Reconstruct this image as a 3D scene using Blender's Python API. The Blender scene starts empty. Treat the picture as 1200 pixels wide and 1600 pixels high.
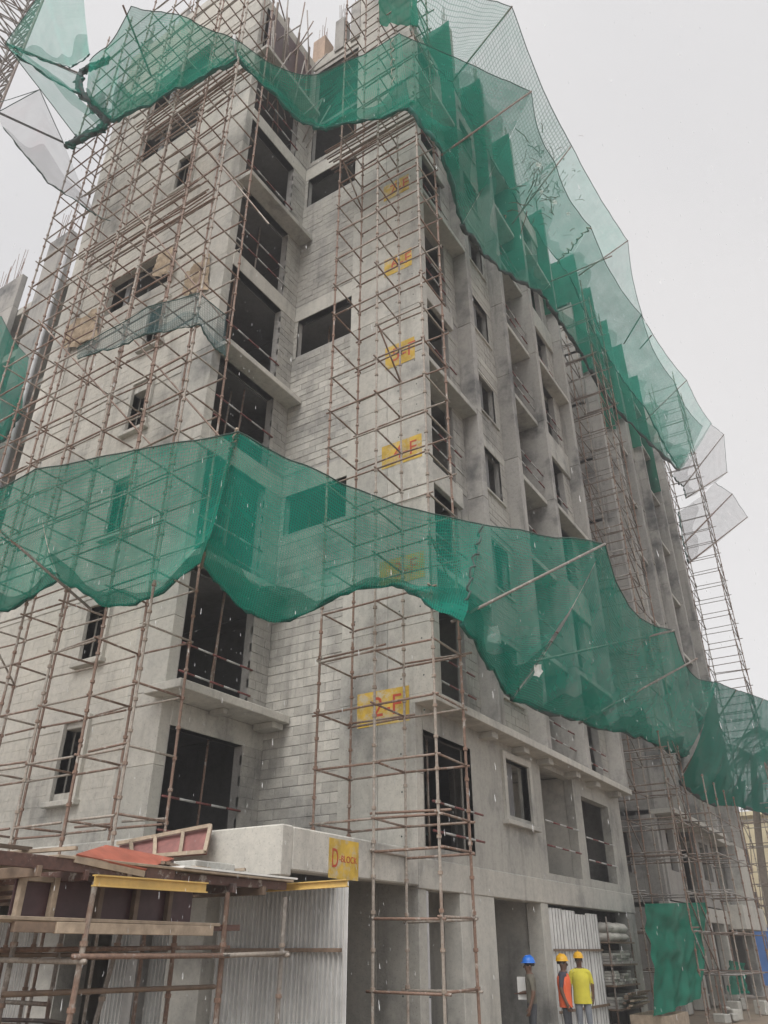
import bpy, bmesh, math, random
from mathutils import Vector, Matrix, noise as mnoise
R = random.Random(7)
S = bpy.context.scene
COL = S.collection

# ------------------------------------------------------------------ camera, sky, sun, exposure
FPX, PITCH, YAW, HC = 1205.0, math.radians(29.6), math.radians(32.4), 1.75
FWD = Vector((-math.sin(YAW)*math.cos(PITCH), math.cos(YAW)*math.cos(PITCH), math.sin(PITCH)))
RGT = Vector((math.cos(YAW), math.sin(YAW), 0))
UPV = RGT.cross(FWD)
CAM = Vector((0, 0, HC))
cd = bpy.data.cameras.new('camera'); cam = bpy.data.objects.new('camera', cd); COL.objects.link(cam)
cd.sensor_fit = 'VERTICAL'; cd.sensor_height = 36; cd.lens = 36*FPX/1600; cd.clip_start = 0.05; cd.clip_end = 3000
m3 = Matrix((RGT, UPV, -FWD)).transposed()
cam.matrix_world = Matrix.Translation(CAM) @ m3.to_4x4()
S.camera = cam

W = bpy.data.worlds.new('World'); S.world = W; W.use_nodes = True
wn, wl = W.node_tree.nodes, W.node_tree.links
SUN_EL, SUN_AZ = math.radians(56), math.radians(168)          # azimuth clockwise from +y
sky = wn.new('ShaderNodeTexSky'); sky.sky_type = 'NISHITA'; sky.sun_disc = False
sky.sun_elevation = SUN_EL; sky.sun_rotation = SUN_AZ; sky.dust_density = 6; sky.air_density = 1.0
hs = wn.new('ShaderNodeHueSaturation'); hs.inputs['Saturation'].default_value = 0.10
wl.new(sky.outputs[0], hs.inputs['Color'])
mx = wn.new('ShaderNodeMix'); mx.data_type = 'RGBA'; mx.inputs[0].default_value = 0.45      # flat cloud deck over the clear sky
wl.new(hs.outputs[0], mx.inputs[6]); cn = wn.new('ShaderNodeTexNoise'); cn.inputs['Scale'].default_value = 1.1; cn.inputs['Detail'].default_value = 5
cr_ = wn.new('ShaderNodeValToRGB'); cr_.color_ramp.elements[0].position = .3; cr_.color_ramp.elements[0].color = (5.4, 5.32, 5.42, 1); cr_.color_ramp.elements[1].position = .75; cr_.color_ramp.elements[1].color = (7.4, 7.15, 7.0, 1)
tc_ = wn.new('ShaderNodeTexCoord'); wl.new(tc_.outputs['Generated'], cn.inputs['Vector']); wl.new(cn.outputs[0], cr_.inputs[0]); wl.new(cr_.outputs[0], mx.inputs[7])
wl.new(mx.outputs[2], wn['Background'].inputs[0]); wn['Background'].inputs[1].default_value = 0.132

sd = bpy.data.lights.new('sun', 'SUN'); sd.energy = 1.5; sd.angle = math.radians(35); sd.color = (1, 0.965, 0.91)
so = bpy.data.objects.new('sun', sd); COL.objects.link(so)
sdir = Vector((math.sin(SUN_AZ)*math.cos(SUN_EL), math.cos(SUN_AZ)*math.cos(SUN_EL), math.sin(SUN_EL)))
so.rotation_euler = sdir.to_track_quat('Z', 'Y').to_euler(); so.location = (-20, -30, 60)

S.view_settings.view_transform = 'Standard'; S.view_settings.look = 'None'
S.view_settings.exposure = 0.55; S.view_settings.gamma = 1.0
S.render.engine = 'CYCLES'
S.cycles.transparent_max_bounces = 24; S.cycles.max_bounces = 6; S.cycles.diffuse_bounces = 3

# ------------------------------------------------------------------ pixel of the photograph -> point on a known plane
def ray(px, py): return FWD + RGT*((px-600)/FPX) + UPV*((800-py)/FPX)
def ax(px, py, X): d = ray(px, py); return CAM + d*((X-CAM.x)/d.x)
def ay(px, py, Y): d = ray(px, py); return CAM + d*((Y-CAM.y)/d.y)
def az(px, py, Z): d = ray(px, py); return CAM + d*((Z-CAM.z)/d.z)
def ad(px, py, D): return CAM + ray(px, py)*D

# ------------------------------------------------------------------ mesh helpers
class MB:
    def __init__(s): s.v = []; s.f = []; s.m = []; s.uv = None
    def quad(s, a, b, c, d, m=0):
        n = len(s.v); s.v += [tuple(a), tuple(b), tuple(c), tuple(d)]; s.f.append((n, n+1, n+2, n+3)); s.m.append(m)
    def box(s, x0, x1, y0, y1, z0, z1, m=0):
        if x0 > x1: x0, x1 = x1, x0
        if y0 > y1: y0, y1 = y1, y0
        n = len(s.v)
        s.v += [(x0,y0,z0),(x1,y0,z0),(x1,y1,z0),(x0,y1,z0),(x0,y0,z1),(x1,y0,z1),(x1,y1,z1),(x0,y1,z1)]
        for f in ((0,3,2,1),(4,5,6,7),(0,1,5,4),(1,2,6,5),(2,3,7,6),(3,0,4,7)): s.f.append(tuple(n+i for i in f)); s.m.append(m)
        return s
    def tube(s, pts, r, n=6, m=0, cap=True):
        pts = [Vector(p) for p in pts]; rr = r if isinstance(r, (list, tuple)) else [r]*len(pts)
        base = len(s.v); ref = None
        for i, p in enumerate(pts):
            t = (pts[min(i+1, len(pts)-1)] - pts[max(i-1, 0)])
            t = t.normalized() if t.length > 1e-9 else Vector((0,0,1))
            if ref is None: ref = Vector((1,0,0)) if abs(t.x) < 0.8 else Vector((0,1,0))
            a = t.cross(ref).normalized(); b = t.cross(a); ref = -(t.cross(a)).cross(t) if False else ref
            for k in range(n):
                w = 2*math.pi*k/n; s.v.append(tuple(p + (a*math.cos(w) + b*math.sin(w))*rr[i]))
        for i in range(len(pts)-1):
            for k in range(n):
                k2 = (k+1) % n
                s.f.append((base+i*n+k, base+i*n+k2, base+(i+1)*n+k2, base+(i+1)*n+k)); s.m.append(m)
        if cap:
            s.f.append(tuple(base+k for k in range(n-1, -1, -1))); s.m.append(m)
            e = base+(len(pts)-1)*n; s.f.append(tuple(e+k for k in range(n))); s.m.append(m)
        return s
    def bar(s, a, b, w, h, m=0):
        a, b = Vector(a), Vector(b); t = (b-a).normalized()
        up = Vector((0,0,1)) if abs(t.z) < 0.95 else Vector((0,1,0))
        sx = t.cross(up).normalized()*w/2; sz = sx.cross(t).normalized()*h/2
        n = len(s.v)
        for p in (a, b):
            for q in (-sx-sz, sx-sz, sx+sz, -sx+sz): s.v.append(tuple(p+q))
        for f in ((3,2,1,0),(4,5,6,7),(0,1,5,4),(1,2,6,5),(2,3,7,6),(3,0,4,7)): s.f.append(tuple(n+i for i in f)); s.m.append(m)
        return s
    def mesh(s, name, mats, org=Vector((0,0,0)), smooth=False, bev=0):
        me = bpy.data.meshes.new(name)
        me.from_pydata([(v[0]-org[0], v[1]-org[1], v[2]-org[2]) for v in s.v], [], s.f)
        for m in mats: me.materials.append(m)
        if len(mats) > 1: me.polygons.foreach_set('material_index', s.m)
        if s.uv:
            u = me.uv_layers.new(name='UVMap')
            for l in me.loops: u.data[l.index].uv = s.uv[l.vertex_index]
        if bev:
            bm = bmesh.new(); bm.from_mesh(me)
            bmesh.ops.bevel(bm, geom=list(bm.edges), offset=bev, segments=1, affect='EDGES'); bm.to_mesh(me); bm.free()
        if smooth: me.polygons.foreach_set('use_smooth', [True]*len(me.polygons))
        me.update(); return me

def link(name, data, parent=None):
    o = bpy.data.objects.new(name, data); COL.objects.link(o)
    if parent: o.parent = parent
    return o
def wloc(o):
    v = Vector((0,0,0))
    while o: v += o.location; o = o.parent
    return v
def build(mb, name, mat, parent=None, smooth=False, bev=0, kind=None):
    mats = mat if isinstance(mat, (list, tuple)) else [mat]
    org = wloc(parent) if parent else Vector((0,0,0))
    if parent is None and mb.v:                     # origin of a single-mesh thing at its base
        xs = [v[0] for v in mb.v]; ys = [v[1] for v in mb.v]; zs = [v[2] for v in mb.v]
        org = Vector(((min(xs)+max(xs))/2, (min(ys)+max(ys))/2, min(zs)))
        o = link(name, mb.mesh(name, mats, org, smooth, bev)); o.location = org
    else:
        o = link(name, mb.mesh(name, mats, org, smooth, bev), parent)
    if kind: o['kind'] = kind
    return o
def tag(o, label, cat, group=None, kind=None):
    if label: o['label'] = label
    if cat: o['category'] = cat
    if group: o['group'] = group
    if kind: o['kind'] = kind
    return o
def thing(name, loc, label, cat, group=None):
    o = link(name, None); o.location = loc; o.empty_display_size = 0.3
    return tag(o, label, cat, group)
def box(name, b, mat, parent, bev=0.012, kind=None):
    return build(MB().box(*b), name, mat, parent, bev=bev, kind=kind)

# ------------------------------------------------------------------ materials
def mat(name):
    m = bpy.data.materials.new(name); m.use_nodes = True
    nt = m.node_tree; return m, nt, nt.nodes['Principled BSDF']
def nd(nt, t, **kw):
    n = nt.nodes.new(t)
    for k, v in kw.items():
        if k in n.inputs: n.inputs[k].default_value = v
        else: setattr(n, k, v)
    return n
def pos(nt, scale):
    g = nd(nt, 'ShaderNodeNewGeometry'); mp = nd(nt, 'ShaderNodeMapping'); mp.inputs['Scale'].default_value = scale
    nt.links.new(g.outputs['Position'], mp.inputs['Vector']); return mp.outputs[0]
def noise(nt, vec, scale, detail=4, rough=0.55):
    n = nd(nt, 'ShaderNodeTexNoise', Scale=scale, Detail=detail, Roughness=rough); nt.links.new(vec, n.inputs['Vector']); return n.outputs[0]
def ramp(nt, fac, stops):
    r = nd(nt, 'ShaderNodeValToRGB'); el = r.color_ramp.elements
    while len(el) < len(stops): el.new(0.5)
    for e, (p, c) in zip(el, stops): e.position = p; e.color = (*c, 1) if len(c) == 3 else c
    nt.links.new(fac, r.inputs[0]); return r.outputs[0]
def mul(nt, a, b, fac=1.0, mode='MULTIPLY'):
    n = nd(nt, 'ShaderNodeMix', data_type='RGBA', blend_type=mode); n.inputs[0].default_value = fac
    for i, x in ((6, a), (7, b)):
        if hasattr(x, 'links'): nt.links.new(x, n.inputs[i])
        else: n.inputs[i].default_value = (*x, 1)
    return n.outputs[2]
def bump(nt, p, h, strength, dist=0.02):
    b = nd(nt, 'ShaderNodeBump', Strength=strength, Distance=dist); nt.links.new(h, b.inputs['Height']); nt.links.new(b.outputs[0], p.inputs['Normal'])
def objrand(nt, lo, hi):
    oi = nd(nt, 'ShaderNodeObjectInfo'); return ramp(nt, oi.outputs['Random'], [(0, (lo,)*3), (1, (hi,)*3)])

def concrete(name, base, stain=0.5, streak=0.6, rand=(0.88, 1.08), rough=0.8):
    m, nt, p = mat(name)
    big = ramp(nt, noise(nt, pos(nt, (1,1,1)), 0.55, 6, 0.62), [(0.30, (1-stain*0.95, 1-stain*0.93, 1-stain*0.9)), (0.47, (0.95,)*3), (0.75, (1.10, 1.09, 1.07))])
    st = ramp(nt, noise(nt, pos(nt, (2.6, 2.6, 0.35)), 1.0, 6, 0.65), [(0.30, (1-streak*0.6,)*3), (0.46, (0.97,)*3), (0.8, (1.05, 1.05, 1.04))])
    fine = ramp(nt, noise(nt, pos(nt, (1,1,1)), 9, 6, 0.7), [(0.25, (0.80, 0.80, 0.81)), (0.55, (1, 1, 1)), (0.8, (1.08, 1.07, 1.05))])
    pits = ramp(nt, noise(nt, pos(nt, (1,1,1)), 38, 3, 0.5), [(0.30, (0.72,)*3), (0.40, (1,)*3)])
    c = mul(nt, mul(nt, mul(nt, mul(nt, base, big), st), fine), pits)
    c = mul(nt, c, objrand(nt, *rand))
    nt.links.new(c, p.inputs['Base Color']); p.inputs['Roughness'].default_value = rough
    bump(nt, p, noise(nt, pos(nt, (1,1,1)), 22, 7, 0.7), 0.35, 0.01)
    return m
def plain(name, base, rough=0.6, var=0.25, scale=6, metal=0.0, rand=None, bmp=0.2):
    m, nt, p = mat(name)
    c = mul(nt, base, ramp(nt, noise(nt, pos(nt, (1,1,1)), scale, 5, 0.6), [(0.25, (1-var,)*3), (0.75, (1+var*0.6,)*3)]))
    if rand: c = mul(nt, c, objrand(nt, *rand))
    nt.links.new(c, p.inputs['Base Color']); p.inputs['Roughness'].default_value = rough; p.inputs['Metallic'].default_value = metal
    if bmp: bump(nt, p, noise(nt, pos(nt, (1,1,1)), scale*6, 4, 0.6), bmp, 0.005)
    return m
def rusty(name, steel, rust, amount=0.5, rough=0.6):
    m, nt, p = mat(name)
    oi = nd(nt, 'ShaderNodeObjectInfo')
    n = noise(nt, pos(nt, (1,1,1)), 2.2, 6, 0.65)
    ad_ = nd(nt, 'ShaderNodeMath', operation='MULTIPLY_ADD'); nt.links.new(oi.outputs['Random'], ad_.inputs[0]); ad_.inputs[1].default_value = 0.5; nt.links.new(n, ad_.inputs[2])
    c = ramp(nt, ad_.outputs[0], [(0.95-amount*0.8, steel), (1.15-amount*0.8 if amount > 0.25 else 0.98, rust)])
    c = mul(nt, c, ramp(nt, noise(nt, pos(nt, (1,1,1)), 25, 3), [(0.3, (0.7,)*3), (0.6, (1.1,)*3)]))
    sp = nd(nt, 'ShaderNodeMix', data_type='RGBA'); nt.links.new(ramp(nt, noise(nt, pos(nt, (1,1,1)), 5.5, 5, 0.7), [(0.56, (0,)*3), (0.66, (0.8,)*3)]), sp.inputs[0]); nt.links.new(c, sp.inputs[6]); sp.inputs[7].default_value = (0.40, 0.38, 0.345, 1); c = sp.outputs[2]
    nt.links.new(c, p.inputs['Base Color']); p.inputs['Roughness'].default_value = rough; p.inputs['Metallic'].default_value = 0.0
    return m
def netmat(name, col, cover, cell=0.045, line=0.0, var=0.18, trans=0.5, patch=None):
    m = bpy.data.materials.new(name); m.use_nodes = True; nt = m.node_tree; nt.nodes.remove(nt.nodes['Principled BSDF'])
    out = nt.nodes['Material Output']
    uv = nd(nt, 'ShaderNodeTexCoord')
    vec = uv.outputs['UV']
    n1 = noise(nt, vec, 0.9, 5, 0.6)
    cv = nd(nt, 'ShaderNodeMath', operation='MULTIPLY_ADD'); nt.links.new(n1, cv.inputs[0]); cv.inputs[1].default_value = var*2; cv.inputs[2].default_value = cover-var
    mp = nd(nt, 'ShaderNodeMapping'); nt.links.new(vec, mp.inputs['Vector']); mp.inputs['Scale'].default_value = (0.35, 6.0, 1)
    n2 = noise(nt, mp.outputs[0], 1.0, 4, 0.6)                       # drag lines from outer rope to wall
    fo = nd(nt, 'ShaderNodeMath', operation='MULTIPLY_ADD'); nt.links.new(n2, fo.inputs[0]); fo.inputs[1].default_value = var*0.8; nt.links.new(cv.outputs[0], fo.inputs[2])
    fac = fo.outputs[0]
    sep = nd(nt, 'ShaderNodeSeparateXYZ'); nt.links.new(vec, sep.inputs[0])
    def lines(sock, c, w):
        d = nd(nt, 'ShaderNodeMath', operation='DIVIDE'); nt.links.new(sock, d.inputs[0]); d.inputs[1].default_value = c
        fr = nd(nt, 'ShaderNodeMath', operation='FRACT'); nt.links.new(d.outputs[0], fr.inputs[0])
        lt = nd(nt, 'ShaderNodeMath', operation='LESS_THAN'); nt.links.new(fr.outputs[0], lt.inputs[0]); lt.inputs[1].default_value = w
        return lt.outputs[0]
    a = lines(sep.outputs[0], cell, 0.22); b = lines(sep.outputs[1], cell, 0.22)
    mxm = nd(nt, 'ShaderNodeMath', operation='MAXIMUM'); nt.links.new(a, mxm.inputs[0]); nt.links.new(b, mxm.inputs[1])
    ma = nd(nt, 'ShaderNodeMath', operation='MULTIPLY_ADD', use_clamp=True); nt.links.new(mxm.outputs[0], ma.inputs[0]); ma.inputs[1].default_value = line; nt.links.new(fac, ma.inputs[2])
    fac = ma.outputs[0]
    cc = mul(nt, col, ramp(nt, noise(nt, vec, 0.6, 6, 0.65), [(0.25, (1.6, 0.62, 0.66)), (0.45, (1, 0.92, 0.92)), (0.75, (1.0, 1.12, 1.1))]))
    cc = mul(nt, cc, objrand(nt, 0.85, 1.1))
    df = nd(nt, 'ShaderNodeBsdfDiffuse'); tr = nd(nt, 'ShaderNodeBsdfTranslucent'); tp = nd(nt, 'ShaderNodeBsdfTransparent')
    nt.links.new(cc, df.inputs[0]); nt.links.new(cc, tr.inputs[0])
    m1 = nd(nt, 'ShaderNodeMixShader'); m1.inputs[0].default_value = trans; nt.links.new(df.outputs[0], m1.inputs[1]); nt.links.new(tr.outputs[0], m1.inputs[2])
    m2 = nd(nt, 'ShaderNodeMixShader'); nt.links.new(fac, m2.inputs[0]); nt.links.new(tp.outputs[0], m2.inputs[1]); nt.links.new(m1.outputs[0], m2.inputs[2])
    nt.links.new(m2.outputs[0], out.inputs['Surface'])
    return m

M = {}
M['conc'] = concrete('concrete_raw', (0.43, 0.42, 0.385), 0.6, 0.5)
M['conc_l'] = concrete('concrete_light', (0.475, 0.46, 0.42), 0.55, 0.45)
M['conc_d'] = concrete('concrete_weathered', (0.33, 0.318, 0.30), 0.85, 0.7)
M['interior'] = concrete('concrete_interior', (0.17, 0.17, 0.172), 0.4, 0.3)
M['mortar'] = concrete('mortar', (0.31, 0.30, 0.285), 0.3, 0.3)
M['slurry'] = concrete('slurry_coat', (0.455, 0.44, 0.40), 0.5, 0.5, rand=(0.95, 1.03))
M['block'] = concrete('concrete_block', (0.45, 0.435, 0.40), 0.55, 0.5, rand=(0.80, 1.12), rough=0.9)
M['block_w'] = concrete('concrete_block_slurried', (0.475, 0.458, 0.415), 0.5, 0.5, rand=(0.85, 1.1), rough=0.9)
M['pole'] = rusty('scaffold_steel', (0.28, 0.245, 0.21), (0.19, 0.12, 0.088), 0.42)
M['pole_d'] = rusty('scaffold_steel_dark', (0.20, 0.18, 0.16), (0.14, 0.085, 0.06), 0.4)
M['pole_far'] = rusty('scaffold_steel_grey', (0.25, 0.235, 0.22), (0.17, 0.125, 0.10), 0.4)
M['cup'] = rusty('coupler_rust', (0.26, 0.215, 0.175), (0.20, 0.12, 0.085), 0.5)
M['rebar'] = rusty('rebar_steel', (0.13, 0.11, 0.10), (0.15, 0.075, 0.05), 0.5)
M['white_p'] = plain('white_pipe_paint', (0.42, 0.42, 0.41), 0.6, 0.4)
M['red_p'] = plain('red_pipe_paint', (0.17, 0.05, 0.045), 0.6, 0.4)
M['yellow'] = plain('yellow_paint', (0.52, 0.345, 0.045), 0.75, 0.45, 3)
ym = M['yellow']; nt = ym.node_tree; pb = nt.nodes['Principled BSDF']; src = pb.inputs['Base Color'].links[0].from_socket
wr_ = nd(nt, 'ShaderNodeMix', data_type='RGBA'); nt.links.new(ramp(nt, noise(nt, pos(nt, (1, 1, 1)), 4.0, 7, 0.75), [(0.50, (0,)*3), (0.63, (0.8,)*3)]), wr_.inputs[0]); nt.links.new(src, wr_.inputs[6]); wr_.inputs[7].default_value = (0.42, 0.39, 0.32, 1); nt.links.new(wr_.outputs[2], pb.inputs['Base Color'])
M['yellow_beam'] = plain('yellow_beam_paint', (0.60, 0.41, 0.13), 0.5, 0.3, 4)
M['red_t'] = plain('red_lettering', (0.42, 0.055, 0.02), 0.6, 0.2)
M['ply_red'] = plain('red_plywood', (0.34, 0.10, 0.065), 0.6, 0.4, 5)
M['ply_faded'] = plain('faded_red_plywood', (0.24, 0.10, 0.09), 0.6, 0.4, 5)
M['ply_plum'] = plain('plum_film_plywood', (0.075, 0.038, 0.042), 0.45, 0.4, 5)
M['timber'] = plain('raw_timber', (0.37, 0.295, 0.22), 0.75, 0.4, 8, rand=(0.75, 1.15))
M['timber_d'] = plain('wet_timber', (0.17, 0.12, 0.085), 0.6, 0.4, 8, rand=(0.75, 1.2))
M['steel_d'] = rusty('dark_channel_steel', (0.09, 0.075, 0.07), (0.09, 0.045, 0.035), 0.5)
M['sheet'] = plain('galvanised_sheet', (0.62, 0.62, 0.61), 0.5, 0.22, 2.5, metal=0.1, rand=(0.85, 1.1), bmp=0.05)
M['groove'] = plain('sheet_groove_shade', (0.42, 0.41, 0.39), 0.7, 0.3, 3)  # shade of the sheet valleys, painted in as a greyer colour
M['groove_d'] = plain('sheet_groove_shade_dark', (0.24, 0.235, 0.23), 0.8, 0.3, 3)  # deeper painted valley shade for the wide-pitch sheets
M['burlap'] = plain('burlap', (0.37, 0.29, 0.205), 0.95, 0.45, 7)
M['peach'] = concrete('form_board_peach', (0.50, 0.36, 0.27), 0.4, 0.4)
M['mud'] = concrete('wet_mud', (0.26, 0.205, 0.155), 0.6, 0.1, rand=(1, 1), rough=0.55)
M['net'] = netmat('green_net', (0.020, 0.295, 0.22), 0.54, 0.05, 0.13, 0.24, 0.45)
M['net_dense'] = netmat('green_net_dense', (0.018, 0.25, 0.19), 0.72, 0.05, 0.10, 0.18, 0.42)
M['net2'] = netmat('green_net_thin', (0.024, 0.285, 0.215), 0.55, 0.05, 0.10, 0.24, 0.46)
M['net_up'] = netmat('green_net_upper', (0.020, 0.30, 0.215), 0.46, 0.06, 0.10, 0.24, 0.48)
M['net_thin'] = netmat('green_net_worn', (0.03, 0.33, 0.25), 0.32, 0.05, 0.12, 0.22, 0.5)
M['net_grid'] = netmat('green_knotted_net', (0.03, 0.28, 0.20), 0.26, 0.13, 0.28, 0.14, 0.45)
M['net_sky'] = netmat('pale_green_net', (0.07, 0.42, 0.33), 0.30, 0.05, 0.10, 0.16, 0.5)
M['net_white'] = netmat('grey_nylon_net', (0.26, 0.26, 0.26), 0.19, 0.05, 0.10, 0.12, 0.5)
M['net_blue'] = netmat('blue_green_debris_net', (0.12, 0.22, 0.23), 0.24, 0.07, 0.28, 0.16, 0.5)
M['cloth'] = netmat('green_shade_cloth', (0.022, 0.19, 0.13), 0.82, 0.04, 0.08, 0.12, 0.35)
M['hem'] = plain('gathered_net', (0.018, 0.12, 0.10), 0.9, 0.5, 9)
M['hem_d'] = plain('gathered_dark_net', (0.045, 0.065, 0.065), 0.9, 0.5, 9)
M['rope'] = plain('rope', (0.35, 0.33, 0.28), 0.9, 0.3)
M['rope_d'] = plain('dark_rope', (0.05, 0.09, 0.08), 0.9, 0.3)
M['skin'] = plain('skin', (0.12, 0.065, 0.042), 0.55, 0.1)
M['hair'] = plain('hair', (0.012, 0.010, 0.010), 0.6, 0.1)
M['blue_h'] = plain('blue_helmet', (0.02, 0.16, 0.62), 0.35, 0.05, bmp=0)
M['yel_h'] = plain('yellow_helmet', (0.72, 0.40, 0.02), 0.35, 0.05, bmp=0)
M['vest_o'] = plain('orange_vest', (0.75, 0.13, 0.045), 0.8, 0.15)
M['vest_y'] = plain('yellow_vest', (0.62, 0.56, 0.06), 0.8, 0.15)
M['navy'] = plain('dark_navy_cloth', (0.055, 0.055, 0.075), 0.9, 0.2)
M['olive'] = plain('grey_olive_cloth', (0.13, 0.12, 0.095), 0.9, 0.25)
M['jean'] = plain('grey_blue_cloth', (0.20, 0.22, 0.25), 0.9, 0.2)
M['dark_tr'] = plain('dark_trouser_cloth', (0.06, 0.065, 0.075), 0.9, 0.2)
M['paper'] = plain('white_board', (0.70, 0.70, 0.68), 0.7, 0.1)
M['cream'] = plain('cream_plaster', (0.64, 0.56, 0.38), 0.85, 0.12, 1.5)
M['blue_s'] = plain('blue_sheet', (0.06, 0.16, 0.42), 0.5, 0.2, 2)
M['glass'] = plain('dark_glass', (0.05, 0.055, 0.06), 0.2, 0.1)
M['leaf'] = plain('palm_leaf', (0.055, 0.085, 0.035), 0.7, 0.4, 3)
M['bark'] = plain('palm_bark', (0.16, 0.13, 0.10), 0.9, 0.3, 5)
M['bag'] = plain('cement_bag', (0.48, 0.46, 0.42), 0.85, 0.2, 5, rand=(0.8, 1.1))
M['tank'] = plain('grey_pipe', (0.42, 0.42, 0.43), 0.5, 0.15)

# ------------------------------------------------------------------ ground
g = MB(); N = 60
def gz(x, y):
    return 0.05*math.sin(x*0.7+y*0.4)+0.04*math.sin(x*1.7-y*1.3)
ext = 900.0
gs = sorted(set([-ext, -300, -120] + [-60+i*2 for i in range(61)] + [80, 120, 300, ext]))
idx = {}
for i, x in enumerate(gs):
    for j, y in enumerate(gs):
        near = abs(x) < 60 and -60 < y < 60
        g.v.append((x, y, gz(x, y)-0.06 if near else -0.06)); idx[i, j] = len(g.v)-1
for i in range(len(gs)-1):
    for j in range(len(gs)-1):
        g.f.append((idx[i,j], idx[i+1,j], idx[i+1,j+1], idx[i,j+1])); g.m.append(0)
gr = build(g, 'ground', M['mud'], smooth=True); gr['kind'] = 'structure'

# ------------------------------------------------------------------ tower facing the camera
L = [0, 3.15, 6.0, 8.85, 11.75, 14.45, 17.6, 20.65, 23.75, 26.8, 29.9, 33.0]
X1, X2, XW, Y1, Y2 = -11.05, -6.85, -7.30, 9.75, 12.6
FT = 0.28                                                    # fin thickness
FIN = [15.5, 18.2, 21.1, 24.42]
tower = thing('apartment_tower', (-12.5, 17, 0), 'unfinished grey concrete apartment tower filling the picture, with yellow floor signs on its corner', 'building')
T = tower
def cells(u0, u1, z0, z1, ops):
    us = sorted(set([u0, u1] + [min(max(v, u0), u1) for o in ops for v in o[:2]]))
    zs = sorted(set([z0, z1] + [min(max(v, z0), z1) for o in ops for v in o[2:]]))
    for a, b in zip(us, us[1:]):
        for c, d in zip(zs, zs[1:]):
            mu, mz = (a+b)/2, (c+d)/2
            if b-a > 1e-4 and d-c > 1e-4 and not any(o[0] < mu < o[1] and o[2] < mz < o[3] for o in ops): yield a, b, c, d
def wall_y(name, y, th, x0, x1, z0, z1, ops, m, parent, kind=None):      # wall whose face looks to -y
    mb = MB()
    for a, b, c, d in cells(x0, x1, z0, z1, ops): mb.box(a, b, y, y+th, c, d)
    return build(mb, name, m, parent, kind=kind)
def wall_x(name, x, th, y0, y1, z0, z1, ops, m, parent, kind=None):      # wall whose face looks to +x
    mb = MB()
    for a, b, c, d in cells(y0, y1, z0, z1, ops): mb.box(x-th, x, a, b, c, d)
    return build(mb, name, m, parent, kind=kind)
def courses(u0, u1, z0, z1, ops, bl=0.40, bh=0.20, j=0.012):
    out = []; k = 0; z = z0
    while z < z1-0.04:
        zt = min(z+bh-j, z1); zm = (z+zt)/2
        cuts = [(o[0], o[1]) for o in ops if o[2] < zm < o[3]]
        u = u0 - (bl/2 if k % 2 else 0)
        while u < u1:
            segs = [(max(u, u0), min(u+bl-j, u1))]
            for a, b in cuts:
                ns = []
                for s0, s1 in segs:
                    if b <= s0 or a >= s1: ns.append((s0, s1))
                    else:
                        if a > s0: ns.append((s0, a))
                        if b < s1: ns.append((b, s1))
                segs = ns
            for s0, s1 in segs:
                if s1-s0 > 0.04: out.append((s0, s1, z, zt))
            u += bl
        z += bh; k += 1
    return out
block_count = {}
def blocks_y(parent, y, u0, u1, z0, z1, ops, single=False, m='block', dep=0.05, mb=None):
    for a, b, c, d in courses(u0, u1, z0, z1, ops):
        pr = R.uniform(0.004, 0.016)
        if single and block_count.get('n', 0) < 300:
            block_count['n'] = block_count.get('n', 0)+1
            box('block', (a, b, y-pr, y+dep, c, d), M[m], parent, bev=0.006)
        else: mb.box(a, b, y-pr, y+dep, c, d)
def blocks_x(parent, x, u0, u1, z0, z1, ops, mb):
    for a, b, c, d in courses(u0, u1, z0, z1, ops): mb.box(x-0.05, x+R.uniform(0.004, 0.016), a, b, c, d)
def rail(parent, a, b, r=0.022):
    a, b = Vector(a), Vector(b); n = 5; mb = MB(); off = R.randint(0, 1)
    for i in range(n):
        p, q = a.lerp(b, i/n), a.lerp(b, (i+1)/n)
        mb.tube([p, q], r, 6, (i+off) % 2)
    return build(mb, 'guard_rail', [M['white_p'], M['red_p']], parent, smooth=True)

# interior: slabs and core
for k in range(1, 11):
    z = L[k]
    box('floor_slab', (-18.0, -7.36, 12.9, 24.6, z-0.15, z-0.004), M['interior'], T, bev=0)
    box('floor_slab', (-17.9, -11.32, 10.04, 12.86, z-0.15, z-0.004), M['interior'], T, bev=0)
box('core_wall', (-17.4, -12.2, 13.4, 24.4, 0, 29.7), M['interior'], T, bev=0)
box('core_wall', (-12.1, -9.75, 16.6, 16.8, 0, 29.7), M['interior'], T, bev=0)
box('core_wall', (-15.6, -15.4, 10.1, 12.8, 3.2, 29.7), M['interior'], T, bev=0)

# --- corner wall strip of the second wing, one lift per storey
for k in range(0, 11):
    z0, z1 = L[k], L[k+1]
    if k == 0: z0 = 0
    xr = X2 if k >= 2 else XW
    d = R.uniform(0, 0.006)
    nz = 2 if k else 1
    xm = -9.05+(xr+9.05)*.52
    for q in range(nz):
        za, zb = z0+(z1-z0)*q/nz, z0+(z1-z0)*(q+1)/nz
        for xa, xb in ((-9.05, xm-.003), (xm+.003, xr)):
            box('corner_wall', (xa, xb, Y2-R.uniform(0, .006), Y2+0.26, za+0.005, zb), M[('conc_l', 'conc_l', 'conc')[R.randint(0, 2)] if k > 0 else 'conc'], T, bev=0.007)
    th = MB()
    for q in range(nz):
        for xa in (-8.75, -8.2, -7.6, -7.1):
            for zz in (.35, 1.1):
                c = Vector((xa+R.uniform(-.03, .03), Y2-.0075, z0+(z1-z0)*q/nz+zz)); th.tube([c, c+Vector((0, .003, 0))], .017, 7)
    build(th, 'tie_holes', M['hem_d'], T, kind='stuff')
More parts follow.
